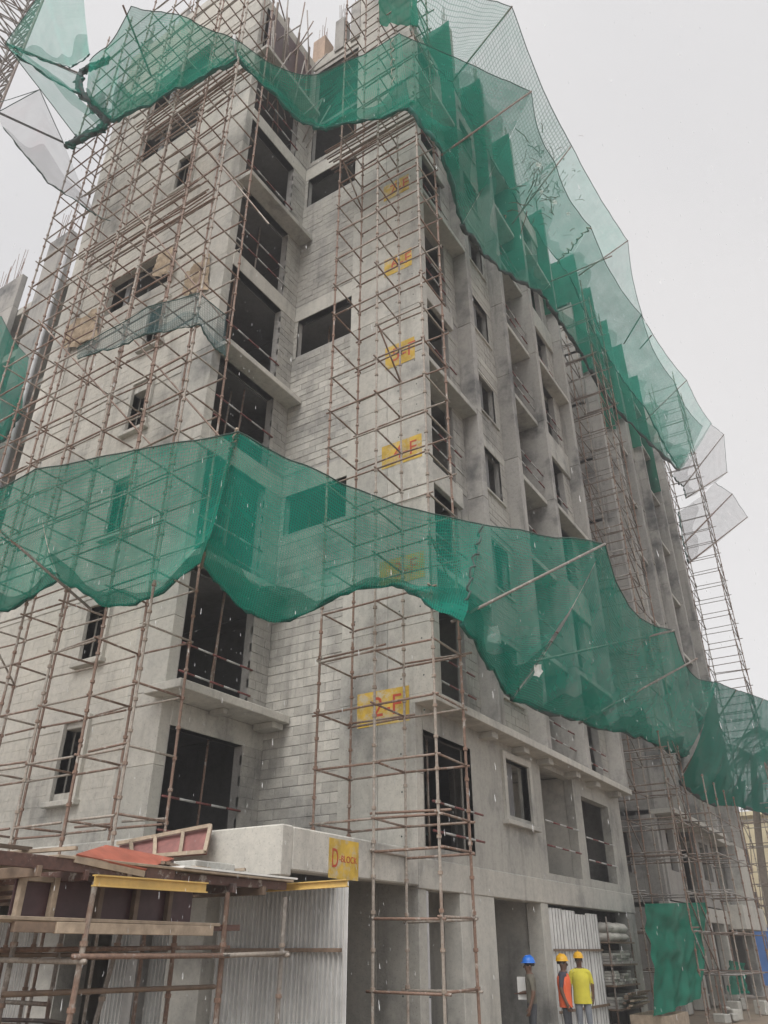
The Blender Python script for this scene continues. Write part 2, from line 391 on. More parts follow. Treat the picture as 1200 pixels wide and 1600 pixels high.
# --- block panel left of it, with windows under the even-level beams
mort = MB()
bigb = MB()
PW = wall_y('wall', Y2+0.035, 0.2, X1+0.002, -9.052, 0, L[10], [], M['mortar'], T)
bpy.data.objects.remove(PW)
ops2 = [(-11.0+0.08, -9.06, L[k]+1.62, L[k+1]-0.2) for k in (3, 5, 7)] + [(-10.9, -9.06, L[8]+0.55, L[9]+2.6)]
PW = wall_y('block_wall', Y2+0.035, 0.2, X1+0.002, -9.052, 0, L[10]-0.3, ops2, M['mortar'], T)
bops = ops2 + [(-12, -9, L[k]-0.2, L[k]+0.35) for k in (4, 6, 8)]
blocks_y(PW, Y2+0.035, X1+0.004, -9.056, 3.2, L[10]-0.3, bops, single=True, mb=bigb)
for k in (4, 6, 8, 10):
    box('beam', (X1+0.003, -9.054, Y2+0.012, Y2+0.25, L[k]-0.2, L[k]+0.35), M['conc_l'], T)

# --- balcony bay: the side of the first wing that looks to +x
def bay_ops():
    o = []
    for k in range(1, 10):
        top = L[k+1]-0.2 if (k+1) % 2 == 0 and k > 1 else L[k+1]-0.15
        if k == 1: top = 5.38
        bot = L[k]+0.35 if k % 2 == 0 and k > 2 else L[k]+0.05
        if k == 8: top = L[9]-0.15
        o.append((10.02, 12.02, bot, top))
    return o
bo = bay_ops()
BW = wall_x('bay_wall', X1, 0.22, 10.0, Y2+0.03, 0, L[10], bo, M['mortar'], T)
bbo = bo + [(10.0, 12.7, L[k]-0.2, L[k]+0.35) for k in (4, 6, 8, 10)] + [(10.0, 12.02, L[k]-0.6, L[k]+0.1) for k in (2, 3, 5, 7, 9)]
blocks_x(T, X1, 10.04, Y2+0.02, 3.2, L[10]-0.3, bbo, bigb)
for k in (4, 6, 8, 10):
    box('beam', (X1-0.24, X1+0.02, 10.0, Y2+0.008, L[k]-0.2, L[k]+0.35), M['conc_l'], T)
box('beam', (X1-0.24, X1+0.016, 10.0, Y2+0.03, 5.38, 5.84), M['conc'], T)
for k in (2, 3, 5, 7, 9):
    xe = -10.32 if k == 2 else -10.58
    box('balcony_slab', (X1-0.2, xe, 9.45 if k == 2 else 9.8, Y2-0.012, L[k]-0.15, L[k]+0.012), M['conc_l'], T)
    if k == 2: box('slab_rib', (-10.98, -10.45, 12.2, 12.55, 5.72, 5.848), M['conc'], T); box('slab_rib', (-10.98, -10.6, 10.9, 11.05, 5.74, 5.848), M['conc'], T)
for k in range(1, 9):
    zb = L[k]+(0.35 if k % 2 == 0 and k > 2 else 0.0)
    for h in (0.42, 0.98): rail(T, (X1+0.03, 10.02, zb+h), (X1+0.03, 12.08, zb+h))

# --- front of the first wing
w1ops = [(-13.72, -13.08, L[k]+1.15 if k != 2 else 7.05, L[k]+2.55 if k != 2 else 8.2) for k in (1, 2, 3, 4, 5, 7)]
w1ops += [(-16.2, -13.35, L[8]+0.95, L[9]-0.35), (-16.0, -13.3, L[6]+0.15, L[6]+1.65), (-16.2, -13.3, L[9]+0.6, L[10]-0.4)]
W1 = wall_y('front_wall', Y1+0.02, 0.22, -17.2, -12.0, 3.2, L[11], w1ops, M['slurry'], T)
slb = MB()
for k in range(1, 11):
    d = R.uniform(0, 0.008)
    for q in range(2):
        za, zb = L[k]+(L[k+1]-L[k])*q*.52, L[k]+(L[k+1]-L[k])*(.52 if q == 0 else 1)
        box('corner_column', (-12.05, X1, Y1-R.uniform(0, 0.01), Y1+0.26, za+0.005, zb), M['conc_l' if R.random() < .7 else 'conc'], T, bev=.008)
        box('end_column', (-18.2, -17.15, Y1-R.uniform(0, 0.01), Y1+0.26, za+0.005, zb), M['conc_l' if R.random() < .7 else 'conc'], T, bev=.008)
    if k >= 2: box('floor_beam', (-17.15, -12.05, Y1+0.004-R.uniform(0, 0.003), Y1+0.24, L[k]-0.42, L[k]), M['conc_l'], T)
    fl = [(-18, -12, L[k]-0.42, L[k])] + [(-18, -12, L[k+1]-0.42, L[k+1])]
    for a, b, c, d2 in courses(-17.14, -12.06, L[k]+0.01, L[k+1], w1ops + fl, j=0.006):
        slb.box(a, b, Y1+0.02-R.uniform(0.001, 0.006), Y1+0.06, c, d2)
build(slb, 'block_courses', M['block_w'], T, kind='stuff')
box('side_wall', (-18.2, -18.0, Y1+0.26, 24.6, 0, L[10]), M['conc'], T)
for o in w1ops:
    wnd = MB(); x0, x1, z0, z1 = o
    if x1-x0 < 1:
        for b in ((x0-0.1, x0, z0-0.1, z1+0.1), (x1, x1+0.1, z0-0.1, z1+0.1), (x0, x1, z1, z1+0.1)): wnd.box(b[0], b[1], Y1-0.07, Y1+0.2, b[2], b[3])
        w = build(wnd, 'window', M['conc_l'], T, bev=0)
        build(MB().box(x0-0.16, x1+0.16, Y1-0.13, Y1+0.16, z0-0.2, z0-0.1), 'sill', M['conc_l'], w, bev=0.01)
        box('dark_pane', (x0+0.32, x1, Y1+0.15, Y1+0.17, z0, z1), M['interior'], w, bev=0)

# --- right facade: fins, bays
for yf in FIN:
    for k in range(2, 11):
        top = L[k+1]
        if k == 10: top = 33.1 if yf != 24.42 else 31.5
        box('fin_wall', (-9.6, X2+R.uniform(-0.004, 0.004), yf, yf+FT, L[k]+0.008, top), M['conc_d'], T)
# bay A (next to the corner): openings with alternating slab and beam
aops = []
for k in range(1, 10):
    top = L[k+1]-0.55 if (k+1) % 2 == 0 and k > 1 else L[k+1]-0.15
    if k == 1: top = 5.4
    aops.append((12.87, 14.85, L[k]+(0.1 if k > 1 else 0.2), top))
wall_x('bay_wall', XW, 0.2, 12.862, 15.5, 3.155, L[10], aops, M['mortar'], T)
aj = aops + [(12.5, 16, L[k]-0.55, L[k]+0.02) for k in (4, 6, 8, 10)] + [(12.5, 14.86, 0, 40)]
blocks_x(T, XW, 14.86, 15.5, 6.0, L[10], aj, bigb)
for k in (4, 6, 8, 10): box('beam', (XW-0.22, XW+0.12, 12.864, 15.0, L[k]-0.55, L[k]+0.02), M['conc_l'], T)
for k in (3, 5, 7, 9): box('balcony_slab', (XW-0.3, X2-0.01, 12.866, 15.49, L[k]-0.16, L[k]), M['conc'], T)
for k in range(1, 9):
    for h in (0.45, 0.95): rail(T, (XW+0.16, 12.9, L[k]+h), (XW+0.16, 14.95, L[k]+h))
# bay B: window wall
bops_ = [(16.5, 17.82, L[k]+1.0 if k > 1 else 4.32, L[k]+2.42 if k > 1 else 5.52) for k in range(1, 10)]
WBx = wall_x('window_wall', XW, 0.2, 15.5+FT, 18.2, 6.0, L[10], bops_, M['mortar'], T)
blocks_x(T, XW, 15.79, 18.19, 6.02, L[10]-0.3, bops_ + [(15, 19, L[k]-0.25, L[k]) for k in range(2, 11)], bigb)
for k in range(2, 10):
    box('beam', (XW-0.2, XW+0.02, 15.5+FT+0.002, 18.198, L[k]-0.25, L[k]-0.002), M['conc'], T)
    box('window_lintel', (XW-0.1, XW+0.03, 16.4, 18.05, L[k]+2.42, L[k]+2.5), M['conc_l'], T)
    box('window_sill', (XW-0.12, XW+0.07, 16.4, 17.95, L[k]+0.93, L[k]+1.0), M['conc_l'], T)
    wf = MB()
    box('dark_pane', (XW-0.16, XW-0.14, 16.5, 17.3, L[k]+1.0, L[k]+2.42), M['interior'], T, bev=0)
# bay C: balconies between two fins
for k in range(2, 11):
    box('balcony_slab', (-9.6, -7.1, 18.2+FT+0.003, 21.097, L[k]-0.17, L[k]), M['conc'], T)
    if k < 9:
        for h in (0.5, 0.95): rail(T, (-7.14, 18.5, L[k]+h), (-7.14, 21.08, L[k]+h))
cops = [(18.9, 20.6, L[k]+0.02, L[k]+2.3) for k in range(1, 10)]
wall_x('balcony_back_wall', -9.4, 0.2, 18.2+FT, 21.1, 3.2, L[10], cops, M['conc'], T)
# bay D: openings with slab on odd levels and beam on even ones
dops = []
for k in range(1, 10):
    top = L[k+1]-0.55 if (k+1) % 2 == 0 and k > 1 else L[k+1]-0.16
    if k == 1: top = 5.4
    dops.append((21.6, 23.75, L[k]+(0.45 if k % 2 == 0 and k > 2 else 0.1), top))
wall_x('bay_wall', XW, 0.2, 21.1+FT, 24.42, 6.0, L[10], dops[1:], M['mortar'], T)
blocks_x(T, XW, 23.76, 24.41, 6.0, L[10], [(20, 25, L[k]-0.55, L[k]+0.4) for k in (4, 6, 8, 10)], bigb)
for k in (4, 6, 8, 10): box('beam', (XW-0.22, XW+0.10, 21.1+FT+0.002, 24.418, L[k]-0.55, L[k]+0.45), M['conc'], T)
for k in (3, 5, 7, 9): box('balcony_slab', (XW-0.3, X2-0.012, 21.1+FT+0.003, 24.5, L[k]-0.16, L[k]), M['conc'], T)
for k in range(2, 8):
    zb = L[k]+(0.45 if k % 2 == 0 and k > 2 else 0)
    for h in (0.4, 0.85): rail(T, (XW+0.13, 21.6, zb+h), (XW+0.13, 23.8, zb+h))
build(bigb, 'block_courses', M['block'], T, kind='stuff')
# level-2 ledge running along the whole right facade
box('ledge_slab', (XW-0.1, X2+0.02, 12.59, 24.85, 5.84, 6.004), M['conc_l'], T, bev=0.01)
for y in (15.3, 17.0, 18.5, 20.4, 22.0, 23.9): box('ledge_bracket', (XW-0.02, X2-0.12, y, y+0.3, 5.70, 5.842), M['conc'], T)
# level 1 wall
l1 = [aops[0], (16.5, 17.82, 4.32, 5.52), (18.64, 20.9, 3.3, 5.72), (21.47, 23.75, 3.35, 5.4)]
wall_x('first_floor_wall', XW+0.004, 0.24, 12.862, 24.9, 3.153, 5.84, l1, M['conc'], T)
w = MB()
for b in ((16.36, 16.5, 4.2, 5.66), (17.82, 17.96, 4.2, 5.66), (16.5, 17.82, 5.52, 5.66)): w.box(XW-0.15, XW+0.07, *b)
w = build(w, 'window', M['conc_l'], T)
build(MB().box(XW-0.1, XW+0.16, 16.25, 18.05, 4.1, 4.198), 'sill', M['conc_l'], w, bev=0.01)
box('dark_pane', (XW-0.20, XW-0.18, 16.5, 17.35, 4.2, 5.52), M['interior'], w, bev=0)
box('recess_wall', (-9.6, XW-0.24, 20.92, 21.1, 3.2, 5.8), M['conc_l'], T)
box('recess_wall', (-9.7, -9.55, 18.4, 20.9, 3.2, 5.8), M['conc'], T)
for h in (0.75, 1.3):
    rail(T, (XW+0.03, 18.66, L[1]+h), (XW+0.03, 20.9, L[1]+h)); rail(T, (XW+0.03, 21.48, L[1]+h-0.1), (XW+0.03, 23.76, L[1]+h-0.1))
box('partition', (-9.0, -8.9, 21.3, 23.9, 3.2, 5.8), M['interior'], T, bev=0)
box('partition', (-9.6, -9.5, 13.0, 15.4, 3.2, 5.8), M['conc_d'], T, bev=0)
# edge beam over the ground floor and ground-floor columns
box('edge_beam', (XW-0.3, XW+0.03, 12.58, 24.95, 2.66, 3.15), M['conc_l'], T, bev=0.015)
for y0, y1 in ((14.1, 15.55), (17.95, 18.35), (24.2, 24.92)):
    box('column', (XW-0.35, XW+0.012, y0, y1, 0, 2.662), M['conc'], T, bev=0.012)
box('partition', (-9.3, -9.1, 12.9, 17.4, 0, 2.9), M['conc'], T, bev=0)
box('partition', (-9.9, XW-0.36, 18.05, 18.25, 0, 2.9), M['conc'], T, bev=0)
box('partition', (-9.6, -9.4, 18.3, 24.8, 0, 2.9), M['conc_d'], T, bev=0)
box('door_frame', (XW-0.06, XW, 12.86, 12.93, 0, 2.64), M['tank'], T, bev=0)
box('door_frame', (XW-0.5, XW-0.44, 15.75, 15.85, 0, 2.5), M['steel_d'], T, bev=0)
# side wall closing the tower to the recess
wall_y('recess_side_wall', 24.72, 0.18, -12.0, XW-0.05, 0, L[10], [], M['conc_d'], T)
# --- canopy (porch roof)
box('canopy_beam', (-19.0, -7.27, 8.85, 9.1, 2.62, 3.27), M['conc_l'], T, bev=0.02)
box('canopy_beam', (-7.55, -7.273, 9.104, 12.57, 2.70, 3.262), M['conc_l'], T, bev=0.02)
box('canopy_slab', (-19.0, -7.56, 9.104, 12.6, 2.98, 3.15), M['conc'], T, bev=0)
for x0, x1, y0 in ((-10.35, -9.6, 9.95), (-13.6, -12.9, 9.95), (-17.0, -16.3, 9.95)): box('column', (x0, x1, y0, y0+0.6, 0, 2.98), M['conc'], T)
box('porch_back_wall', (-18.9, -9.06, 12.64, 12.84, 0, 3.1), M['conc_d'], T, bev=0)
# --- top: stub columns with form boards and starter bars
def stub(x, y, w, z0, z1, m, name='column_stub', nb=8):
    s = box(name, (x-w/2, x+w/2, y-w/2, y+w/2, z0, z1), M[m], T)
    rb = MB()
    for i in range(nb):
        a = R.uniform(-w/2.4, w/2.4); b = R.uniform(-w/2.4, w/2.4); h = R.uniform(0.8, 1.5)
        rb.tube([(x+a, y+b, z1-0.05), (x+a+R.uniform(-.05, .05), y+b+R.uniform(-.05, .05), z1+h)], 0.012, 4)
    build(rb, 'starter_bars', M['rebar'], s, kind='stuff')
stub(-10.9, 12.9, 0.55, 30.2, 31.7, 'peach')
stub(-11.4, 10.2, 0.5, 33.0, 33.6, 'conc')
for yf in FIN: stub(-7.1, yf+0.14, 0.24, 33.0 if yf < 24 else 31.4, 33.3 if yf < 24 else 31.7, 'conc_d', nb=6)
box('form_shutter', (X1+.05, X1+.09, 10.1, 12.4, 27.1, 29.6), M['ply_plum'], T)
for y in (10.3, 10.9, 11.5, 12.1): box('form_stud', (X1+.092, X1+.16, y, y+.07, 27.0, 30.4), M['timber_d'], T)

rt = MB()
for i in range(30):
    a = Vector((R.uniform(-11.4, -10.6), R.uniform(10.0, 12.4), R.uniform(24.5, 30.0))); b = a+Vector((R.uniform(-.3, .8), R.uniform(-.8, .8), R.uniform(1.2, 3.2)))
    o = build(MB().tube([a, b], .024, 6), 'form_prop', M['pole_d'], T, smooth=True)
for x in (-9.9, -9.2, -8.2, -7.2): stub(x, 12.75, .4, 33.0 if x > -9.05 else 29.95, 33.5 if x > -9.05 else 31.6+R.uniform(0, .8), 'conc_d', nb=7)
for x in (-17.6, -15.5, -13.5): stub(x, 10.0, .4, 33.0, 33.8, 'conc_d')
for yf in (16.8, 19.7, 22.6): stub(-7.4, yf, .35, 29.9, 32.2+R.uniform(-.5, .5), 'conc_d', nb=7)
for k in range(1, 10):
    for q in range(2):
        y = R.uniform(10.3, 11.9); x = X1-R.uniform(.25, .9)
        build(MB().tube([(x, y, L[k]), (x+R.uniform(-.1, .1), y+R.uniform(-.1, .1), L[k+1]-.15)], .026, 6), 'floor_prop', M['pole'], T, smooth=True)
    y = R.uniform(13.2, 14.6); x = XW-R.uniform(.3, .8)
    build(MB().tube([(x, y, L[k]), (x, y+R.uniform(-.1, .1), L[k+1]-.15)], .026, 6), 'floor_prop', M['pole'], T, smooth=True)
    x = R.uniform(-10.7, -9.4); build(MB().tube([(x, 13.3, L[k]), (x, 13.3, L[k+1]-.15)], .026, 6), 'floor_prop', M['pole'], T, smooth=True)
# --- painted signs
def text_mesh(name, txt, size, mtx, m, parent, ext=0.0015, scale=(1, 1)):
    cu = bpy.data.curves.new(name, 'FONT'); cu.body = txt; cu.size = size; cu.align_x = 'CENTER'; cu.align_y = 'CENTER'; cu.extrude = ext
    tmp = bpy.data.objects.new('tmp', cu); COL.objects.link(tmp)
    me = bpy.data.meshes.new_from_object(tmp.evaluated_get(bpy.context.evaluated_depsgraph_get()))
    bpy.data.objects.remove(tmp); bpy.data.curves.remove(cu)
    me.transform(Matrix.Diagonal((scale[0], scale[1], 1, 1))); me.transform(mtx); me.transform(Matrix.Translation(-wloc(parent)))
    me.materials.clear(); me.materials.append(m); o = link(name, me, parent); return o
fy = Matrix(((1,0,0,0),(0,0,-1,0),(0,1,0,0),(0,0,0,1)))          # text facing -y
fx = Matrix(((0,0,1,0),(1,0,0,0),(0,1,0,0),(0,0,0,1)))           # text facing +x
for txt, x0, x1, z0, z1 in (('2-F', -8.62, -7.42, 5.52, 6.2), ('3-F', -8.1, -7.0, 8.4, 9.0), ('4-F', -8.05, -6.98, 11.35, 11.98), ('5-F', -7.95, -7.1, 14.25, 14.95), ('6-F', -7.98, -7.12, 17.45, 18.1), ('7-F', -8.0, -7.15, 20.5, 21.15)):
    s = box('painted_sign', (x0, x1, Y2-0.012, Y2-0.0075, z0, z1), M['yellow'], T, bev=0)
    s['label'] = 'yellow painted floor sign with red %s' % txt
    text_mesh('lettering', txt, (z1-z0)*0.82, Matrix.Translation(((x0+x1)/2+0.1, Y2-0.0145, (z0+z1)/2)) @ fy, M['red_t'], s, scale=(0.95, 1))
s = box('painted_sign', (-7.272, -7.266, 9.95, 10.72, 2.66, 3.2), M['yellow'], T, bev=0); s['label'] = 'yellow painted D-BLOCK sign on the canopy edge'
text_mesh('lettering', 'D', 0.34, Matrix.Translation((-7.2635, 10.10, 2.92)) @ fx, M['red_t'], s, scale=(0.7, 1.1))
text_mesh('lettering', '-BLOCK', 0.13, Matrix.Translation((-7.2635, 10.44, 2.93)) @ fx, M['red_t'], s, scale=(1.0, 1))

# ------------------------------------------------------------------ second block of the row, farther down the right facade
T2 = thing('apartment_block', (-12, 36, 0), 'farther weathered concrete block of the row, behind the recess with scaffolding', 'building')
f2 = [28.9, 31.6, 34.2, 37.2, 40.2, 43.0]
for k in range(1, 11):
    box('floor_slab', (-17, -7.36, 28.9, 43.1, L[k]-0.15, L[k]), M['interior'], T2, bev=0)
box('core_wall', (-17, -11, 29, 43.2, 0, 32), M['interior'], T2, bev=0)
wall_y('side_wall', 28.9, 0.25, -17, XW, 0, L[10], [(-9.3, -8.3, L[k]+0.9, L[k]+2.2) for k in range(1, 10)], M['conc_d'], T2)
for i, yf in enumerate(f2):
    for k in range(2, 11):
        box('fin_wall', (-9.4, X2+R.uniform(-.004, .004), yf if yf > 29 else 29.16, (yf if yf > 29 else 29.16)+FT, L[k]+0.008, L[k+1] if k < 10 else 33.2-0.3*(i % 3)), M['conc_d'], T2)
bb2 = MB()
for i in range(5):
    y0, y1 = (f2[i] if i else 29.16)+FT, f2[i+1]
    if i % 2 == 0:
        o2 = [(y0+0.6, y1-0.5, L[k]+1.0, L[k]+2.4) for k in range(1, 10)]
        wall_x('window_wall', XW, 0.2, y0, y1, 3.2, L[10], o2, M['mortar'], T2)
        for a, b, c, d in courses(y0+.01, y1-.01, 6.02, L[10]-.3, o2): bb2.box(XW-.05, XW+R.uniform(.004, .014), a, b, c, d)
        for k in range(2, 10): box('window_sill', (XW-.1, XW+.08, y0+.5, y1-.4, L[k]+.93, L[k]+1.0), M['conc'], T2)
    else:
        wall_x('balcony_back_wall', -9.2, .2, y0, y1, 0, L[10], [(y0+.5, y1-.5, L[k], L[k]+2.2) for k in range(10)], M['conc_d'], T2)
        for k in range(2, 11): box('balcony_slab', (-9.3, -7.02, y0+.003, y1-.003, L[k]-.17, L[k]), M['conc'], T2)
build(bb2, 'block_courses', M['block'], T2, kind='stuff')
box('ledge_slab', (XW-.1, X2+.25, 28.88, 37.4, 5.84, 6.0), M['conc_l'], T2)
box('edge_beam', (XW-.3, XW+.035, 28.87, 43.3, 2.66, 3.15), M['conc_l'], T2)
box('edge_beam', (XW-.3, X2+.15, 38.4, 43.32, 2.5, 3.4), M['conc_l'], T2)
for y in (29.2, 31.6, 34.2, 37.0, 42.4): box('column', (XW-.4, XW+.02, y, y+.55, 0, 2.664), M['conc'], T2)
box('end_wall_panel', (-9.0, X2-.05, 40.6, 43.05, 3.4, 5.9), M['conc'], T2)
box('end_wall', (-17, XW-.02, 43.34, 43.5, 0, 30), M['conc_d'], T2, bev=0)
# recess between the two
REC = thing('stair_core', (-9.8, 26.8, 0), 'grey block-built stair core at the back of the recess, covered by scaffolding', 'building part')
ro = [(26.0, 27.6, L[k]+1.2, L[k]+2.0) for k in range(2, 9)]
wall_x('wall', -9.0, 0.25, 24.92, 28.88, 0, 29.9, ro, M['mortar'], REC)
rb = MB()
for a, b, c, d in courses(24.93, 28.87, 3.2, 29.8, ro): rb.box(-9.05, -9.0+R.uniform(.003, .014), a, b, c, d)
build(rb, 'block_courses', M['block'], REC, kind='stuff')
for k in range(1, 10): box('beam', (-9.2, -8.96, 24.93, 28.86, L[k]-.3, L[k]), M['conc_d'], REC)

# ------------------------------------------------------------------ block behind, at the far left
T3 = thing('apartment_block', (-31, 18, 0), 'grey unfinished block at the far left edge with rebar sticking out of its columns', 'building')
def p3(x0, x1, y0, y1, z0, z1, n='wall_panel', m='conc_d'): return box(n, (x0, x1, y0, y1, z0, z1), M[m], T3)
for k in range(1, 11):
    z0, z1 = L[k], L[k+1]
    p3(-29.0, -27.3, 14-R.uniform(0, .01), 14.4, z0+.005, z1, 'column')
    if k < 10: p3(-26.6, -25.4, 14.3, 14.6, z0+.005, z1, 'column')
    p3(-34.6, -31.0, 14.1, 14.4, z0+.005, z1-(0.9 if k == 10 else 0), 'wall_panel', 'conc_d')
    p3(-36, -24.9, 14.45, 20, z0-.2, z0, 'floor_slab', 'conc')
    p3(-31.0, -25.2, 14.42, 14.66, z0-.5, z0-.2, 'beam', 'conc')
p3(-36, -25, 18, 18.3, 0, 30, 'core_wall', 'interior')
box('wall_panel', (-27.3, -26.6, 14.7, 14.9, 3, 30), M['block'], T3)
rb = MB()
for x0, x1, zt in ((-28.9, -27.4, 33.0), (-34.5, -31.1, 32.1)):
    for i in range(16):
        x = R.uniform(x0, x1); rb.tube([(x, 14.2+R.uniform(-.1, .1), zt-.1), (x+R.uniform(-.25, .25), 14.2, zt+R.uniform(1.0, 2.4))], 0.014, 4)
build(rb, 'starter_bars', M['rebar'], T3, kind='stuff')
build(MB().tube([(-27.05, 13.9, 3), (-27.05, 13.9, 31)], 0.11, 10), 'drain_pipe', M['tank'], T3, smooth=True)

# ------------------------------------------------------------------ scaffolds
def pole_mesh(h, r=0.0245, cup=0.5, name='standard'):
    mb = MB(); mb.tube([(0,0,0),(0,0,h)], r, 7, 0)
    z = 0.25
    while z < h:
        mb.tube([(0,0,z-0.026),(0,0,z-0.025),(0,0,z+0.025),(0,0,z+0.026)], [r*1.02, r*1.65, r*1.65, r*1.02], 7, 1, cap=False); z += cup
    return mb.mesh(name, [M['pole'], M['cup']])
_led = {}
def led_mesh(n, r, m):
    key = (n, r, m)
    if key not in _led:
        mb = MB(); mb.tube([(0,0,0),(1,0,0)], r, 6, 0)
        _led[key] = mb.mesh(n, [M[m]], smooth=True)
    return _led[key]
def place_bar(me, name, a, b, parent):
    a, b = Vector(a), Vector(b); d = b-a
    o = link(name, me, parent); o.location = a - wloc(parent)
    o.rotation_euler = d.to_track_quat('X', 'Z').to_euler(); o.scale = (d.length, 1, 1); return o
class Lim:
    def __init__(s, parent, m, r): s.n = {}; s.mb = {}; s.p = parent; s.m = m; s.r = r
    def bar(s, name, a, b, r=None, m=None):
        r = r or s.r; m = m or s.m
        s.n[name] = s.n.get(name, 0)+1
        if s.n[name] <= 290: place_bar(led_mesh(name, r, m), name, a, b, s.p)
        else: s.mb.setdefault((name, m), MB()).tube([a, b], r, 5)
    def done(s):
        for (n, m), mb in s.mb.items(): build(mb, n+'_rest', M[m], s.p, smooth=True, kind='stuff')
def scaffold(name, label, xs, ys, zlev, z1, zfoot=None, m='pole', r=0.021, brace=0.25, skip=0.04, over=0.12, face=None, extra=0.12, group=None):
    root = thing(name, (xs[0], ys[0], 0), label, 'scaffold', group)
    lim = Lim(root, m, r)
    P = {}
    for i, x in enumerate(xs):
        for j, y in enumerate(ys):
            zf = zfoot(i, j) if zfoot else 0.0
            dx, dy = R.uniform(-.03, .03), R.uniform(-.03, .03)
            P[i, j] = (x+dx, y+dy)
            h = z1(i, j) - zf if callable(z1) else z1-zf
            o = link('standard', pole_mesh(h), root); o.location = Vector((x+dx, y+dy, zf)) - wloc(root)
            o.rotation_euler = (R.uniform(-.002, .002), R.uniform(-.002, .002), 0)
    def okz(i, j, z): return z > (zfoot(i, j) if zfoot else 0)+0.1 and z < (z1(i, j) if callable(z1) else z1)
    for z in sorted(zlev, reverse=False):
        for j in range(len(ys)):
            for i in range(len(xs)-1):
                if R.random() < skip or not (okz(i, j, z) and okz(i+1, j, z)): continue
                a, b = P[i, j], P[i+1, j]; zz = z+R.uniform(-.015, .015)
                lim.bar('ledger', (a[0]-over*R.random(), a[1], zz), (b[0]+over*R.random(), b[1], z+R.uniform(-.015, .015)))
                if R.random() < extra: lim.bar('ledger', (a[0]-.1, a[1]+.05, zz+.09), (b[0]+.2, b[1]+.05, zz+.07+R.uniform(-.05, .05)))
        for i in range(len(xs)):
            for j in range(len(ys)-1):
                if R.random() < skip or not (okz(i, j, z) and okz(i, j+1, z)): continue
                a, b = P[i, j], P[i, j+1]
                lim.bar('transom', (a[0], a[1]-over*R.random(), z+.02), (b[0], b[1]+over*R.random(), z+.02+R.uniform(-.02, .02)))
                if R.random() < brace and z+1 < (z1(i, j) if callable(z1) else z1): lim.bar('brace', (a[0]+.03, a[1], z+1.0), (b[0]+.03, b[1], z+.03))
    return root, lim

w1x = [-9.92-1.25*i for i in range(7)]
scA, limA = scaffold('scaffold', 'rusty tube scaffold on the brighter left front, wrapping its corner', w1x, [8.22, 9.15], [3.5+i for i in range(28)], 31.5,
    zfoot=lambda i, j: 0.0 if j == 0 else 3.25, brace=0.02, skip=0.03)
# long raking braces across its face
for (p, q) in (((120, 430), (350, 690)), ((210, 330), (350, 500)), ((60, 500), (240, 700)), ((255, 150), (420, 350))):
    limA.bar('brace', ay(p[0], p[1], 8.18), ay(q[0], q[1], 8.9))
limA.done()
scB, limB = scaffold('scaffold', 'tube scaffold round the corner with the yellow floor signs', [-8.45, -7.25, -6.05], [11.1, 12.15], [1.21, 2.15, 3.1, 3.58] + [4.47+i*0.97 for i in range(29)], 33,
    zfoot=lambda i, j: 3.27 if (i == 0 and j < 2) else 0.0, brace=0.03, skip=0.03)
limB.done()
scC, limC = scaffold('scaffold', 'dense grey tube scaffold standing in the recess of the long right side', [-8.5, -7.2, -5.9], [25.35, 26.6, 27.85], [1.2+i*1.0 for i in range(26)], 27.5, m='pole_far', brace=0.5, skip=0.05, extra=0.4)
limC.done()
scD, limD = scaffold('scaffold', 'tall narrow ladder-like scaffold tower against the sky at the right', [-6.95, -5.3], [44.2, 45.9], [0.9+i*0.9 for i in range(38)], lambda i, j: 34.6+0.8*((i+2*j) % 3), m='pole_far', brace=0.3, skip=0.02, over=0.25)
for i in range(17):
    z = 1+2*i
    limD.bar('brace', (-6.95, 44.2, z), (-6.95, 45.9, z+2)); limD.bar('brace', (-5.3, 45.9, z), (-5.3, 44.2, z+2))
limD.done()
scE, limE = scaffold('scaffold', 'low tube scaffold with green cloth in front of the farther block, ground level', [-6.4, -5.3], [27.9, 29.6, 31.3, 33.0], [1.1, 2.2, 3.3, 4.4, 5.6], 6.8, m='pole_far', brace=0.1)
limE.done()

def bundle(label, a, b, n, dy):
    a, b = Vector(a), Vector(b); root = thing('pipe_bundle', a, label, 'pipes', 'pipe bundles laid on the scaffolds')
    for i in range(n):
        o = Vector((R.uniform(-.15, .15), dy*i/n, .05*(i % 2)+R.uniform(0, .03))); build(MB().tube([a+o, b+o+Vector((R.uniform(-.3, .3), R.uniform(-.06, .06), 0))], .023, 6), 'pipe', M['pole' if i % 3 else 'cup'], root, smooth=True)
bundle('bundle of pipes laid across the scaffold above the topmost yellow sign', (-9.3, 11.25, 22.05), (-6.0, 11.25, 22.05), 9, .8)
bundle('bundle of pipes laid on the left scaffold below the upper net', (-14.2, 8.35, 23.6), (-10.0, 8.35, 23.6), 9, .7)
bundle('bundle of pipes laid on the left scaffold beside the tan burlap', (-15.4, 8.35, 18.6), (-10.6, 8.35, 18.6), 6, .7)

# lattice mast at the top left corner
mast = thing('lattice_mast', (-25.4, 7.3, 0), 'steel lattice mast cut off by the top left corner of the picture', 'mast')
mb = MB(); lim = Lim(mast, 'pole_far', 0.03); w = 0.85
cs = [(-25.4+a*w, 7.3+b*w) for a, b in ((-1, -1), (1, -1), (1, 1), (-1, 1))]
for c in cs: place_bar(led_mesh('mast_leg', 0.06, 'pole_far'), 'leg', (c[0], c[1], 0), (c[0], c[1], 62), mast)
for i in range(20, 56):
    z = i*1.05
    for q in range(4):
        a, b = cs[q], cs[(q+1) % 4]
        lim.bar('lacing', (*a, z), (*b, z+1.05)); lim.bar('lacing', (*b, z), (*a, z+1.05)); lim.bar('rung', (*a, z), (*b, z))
lim.done()

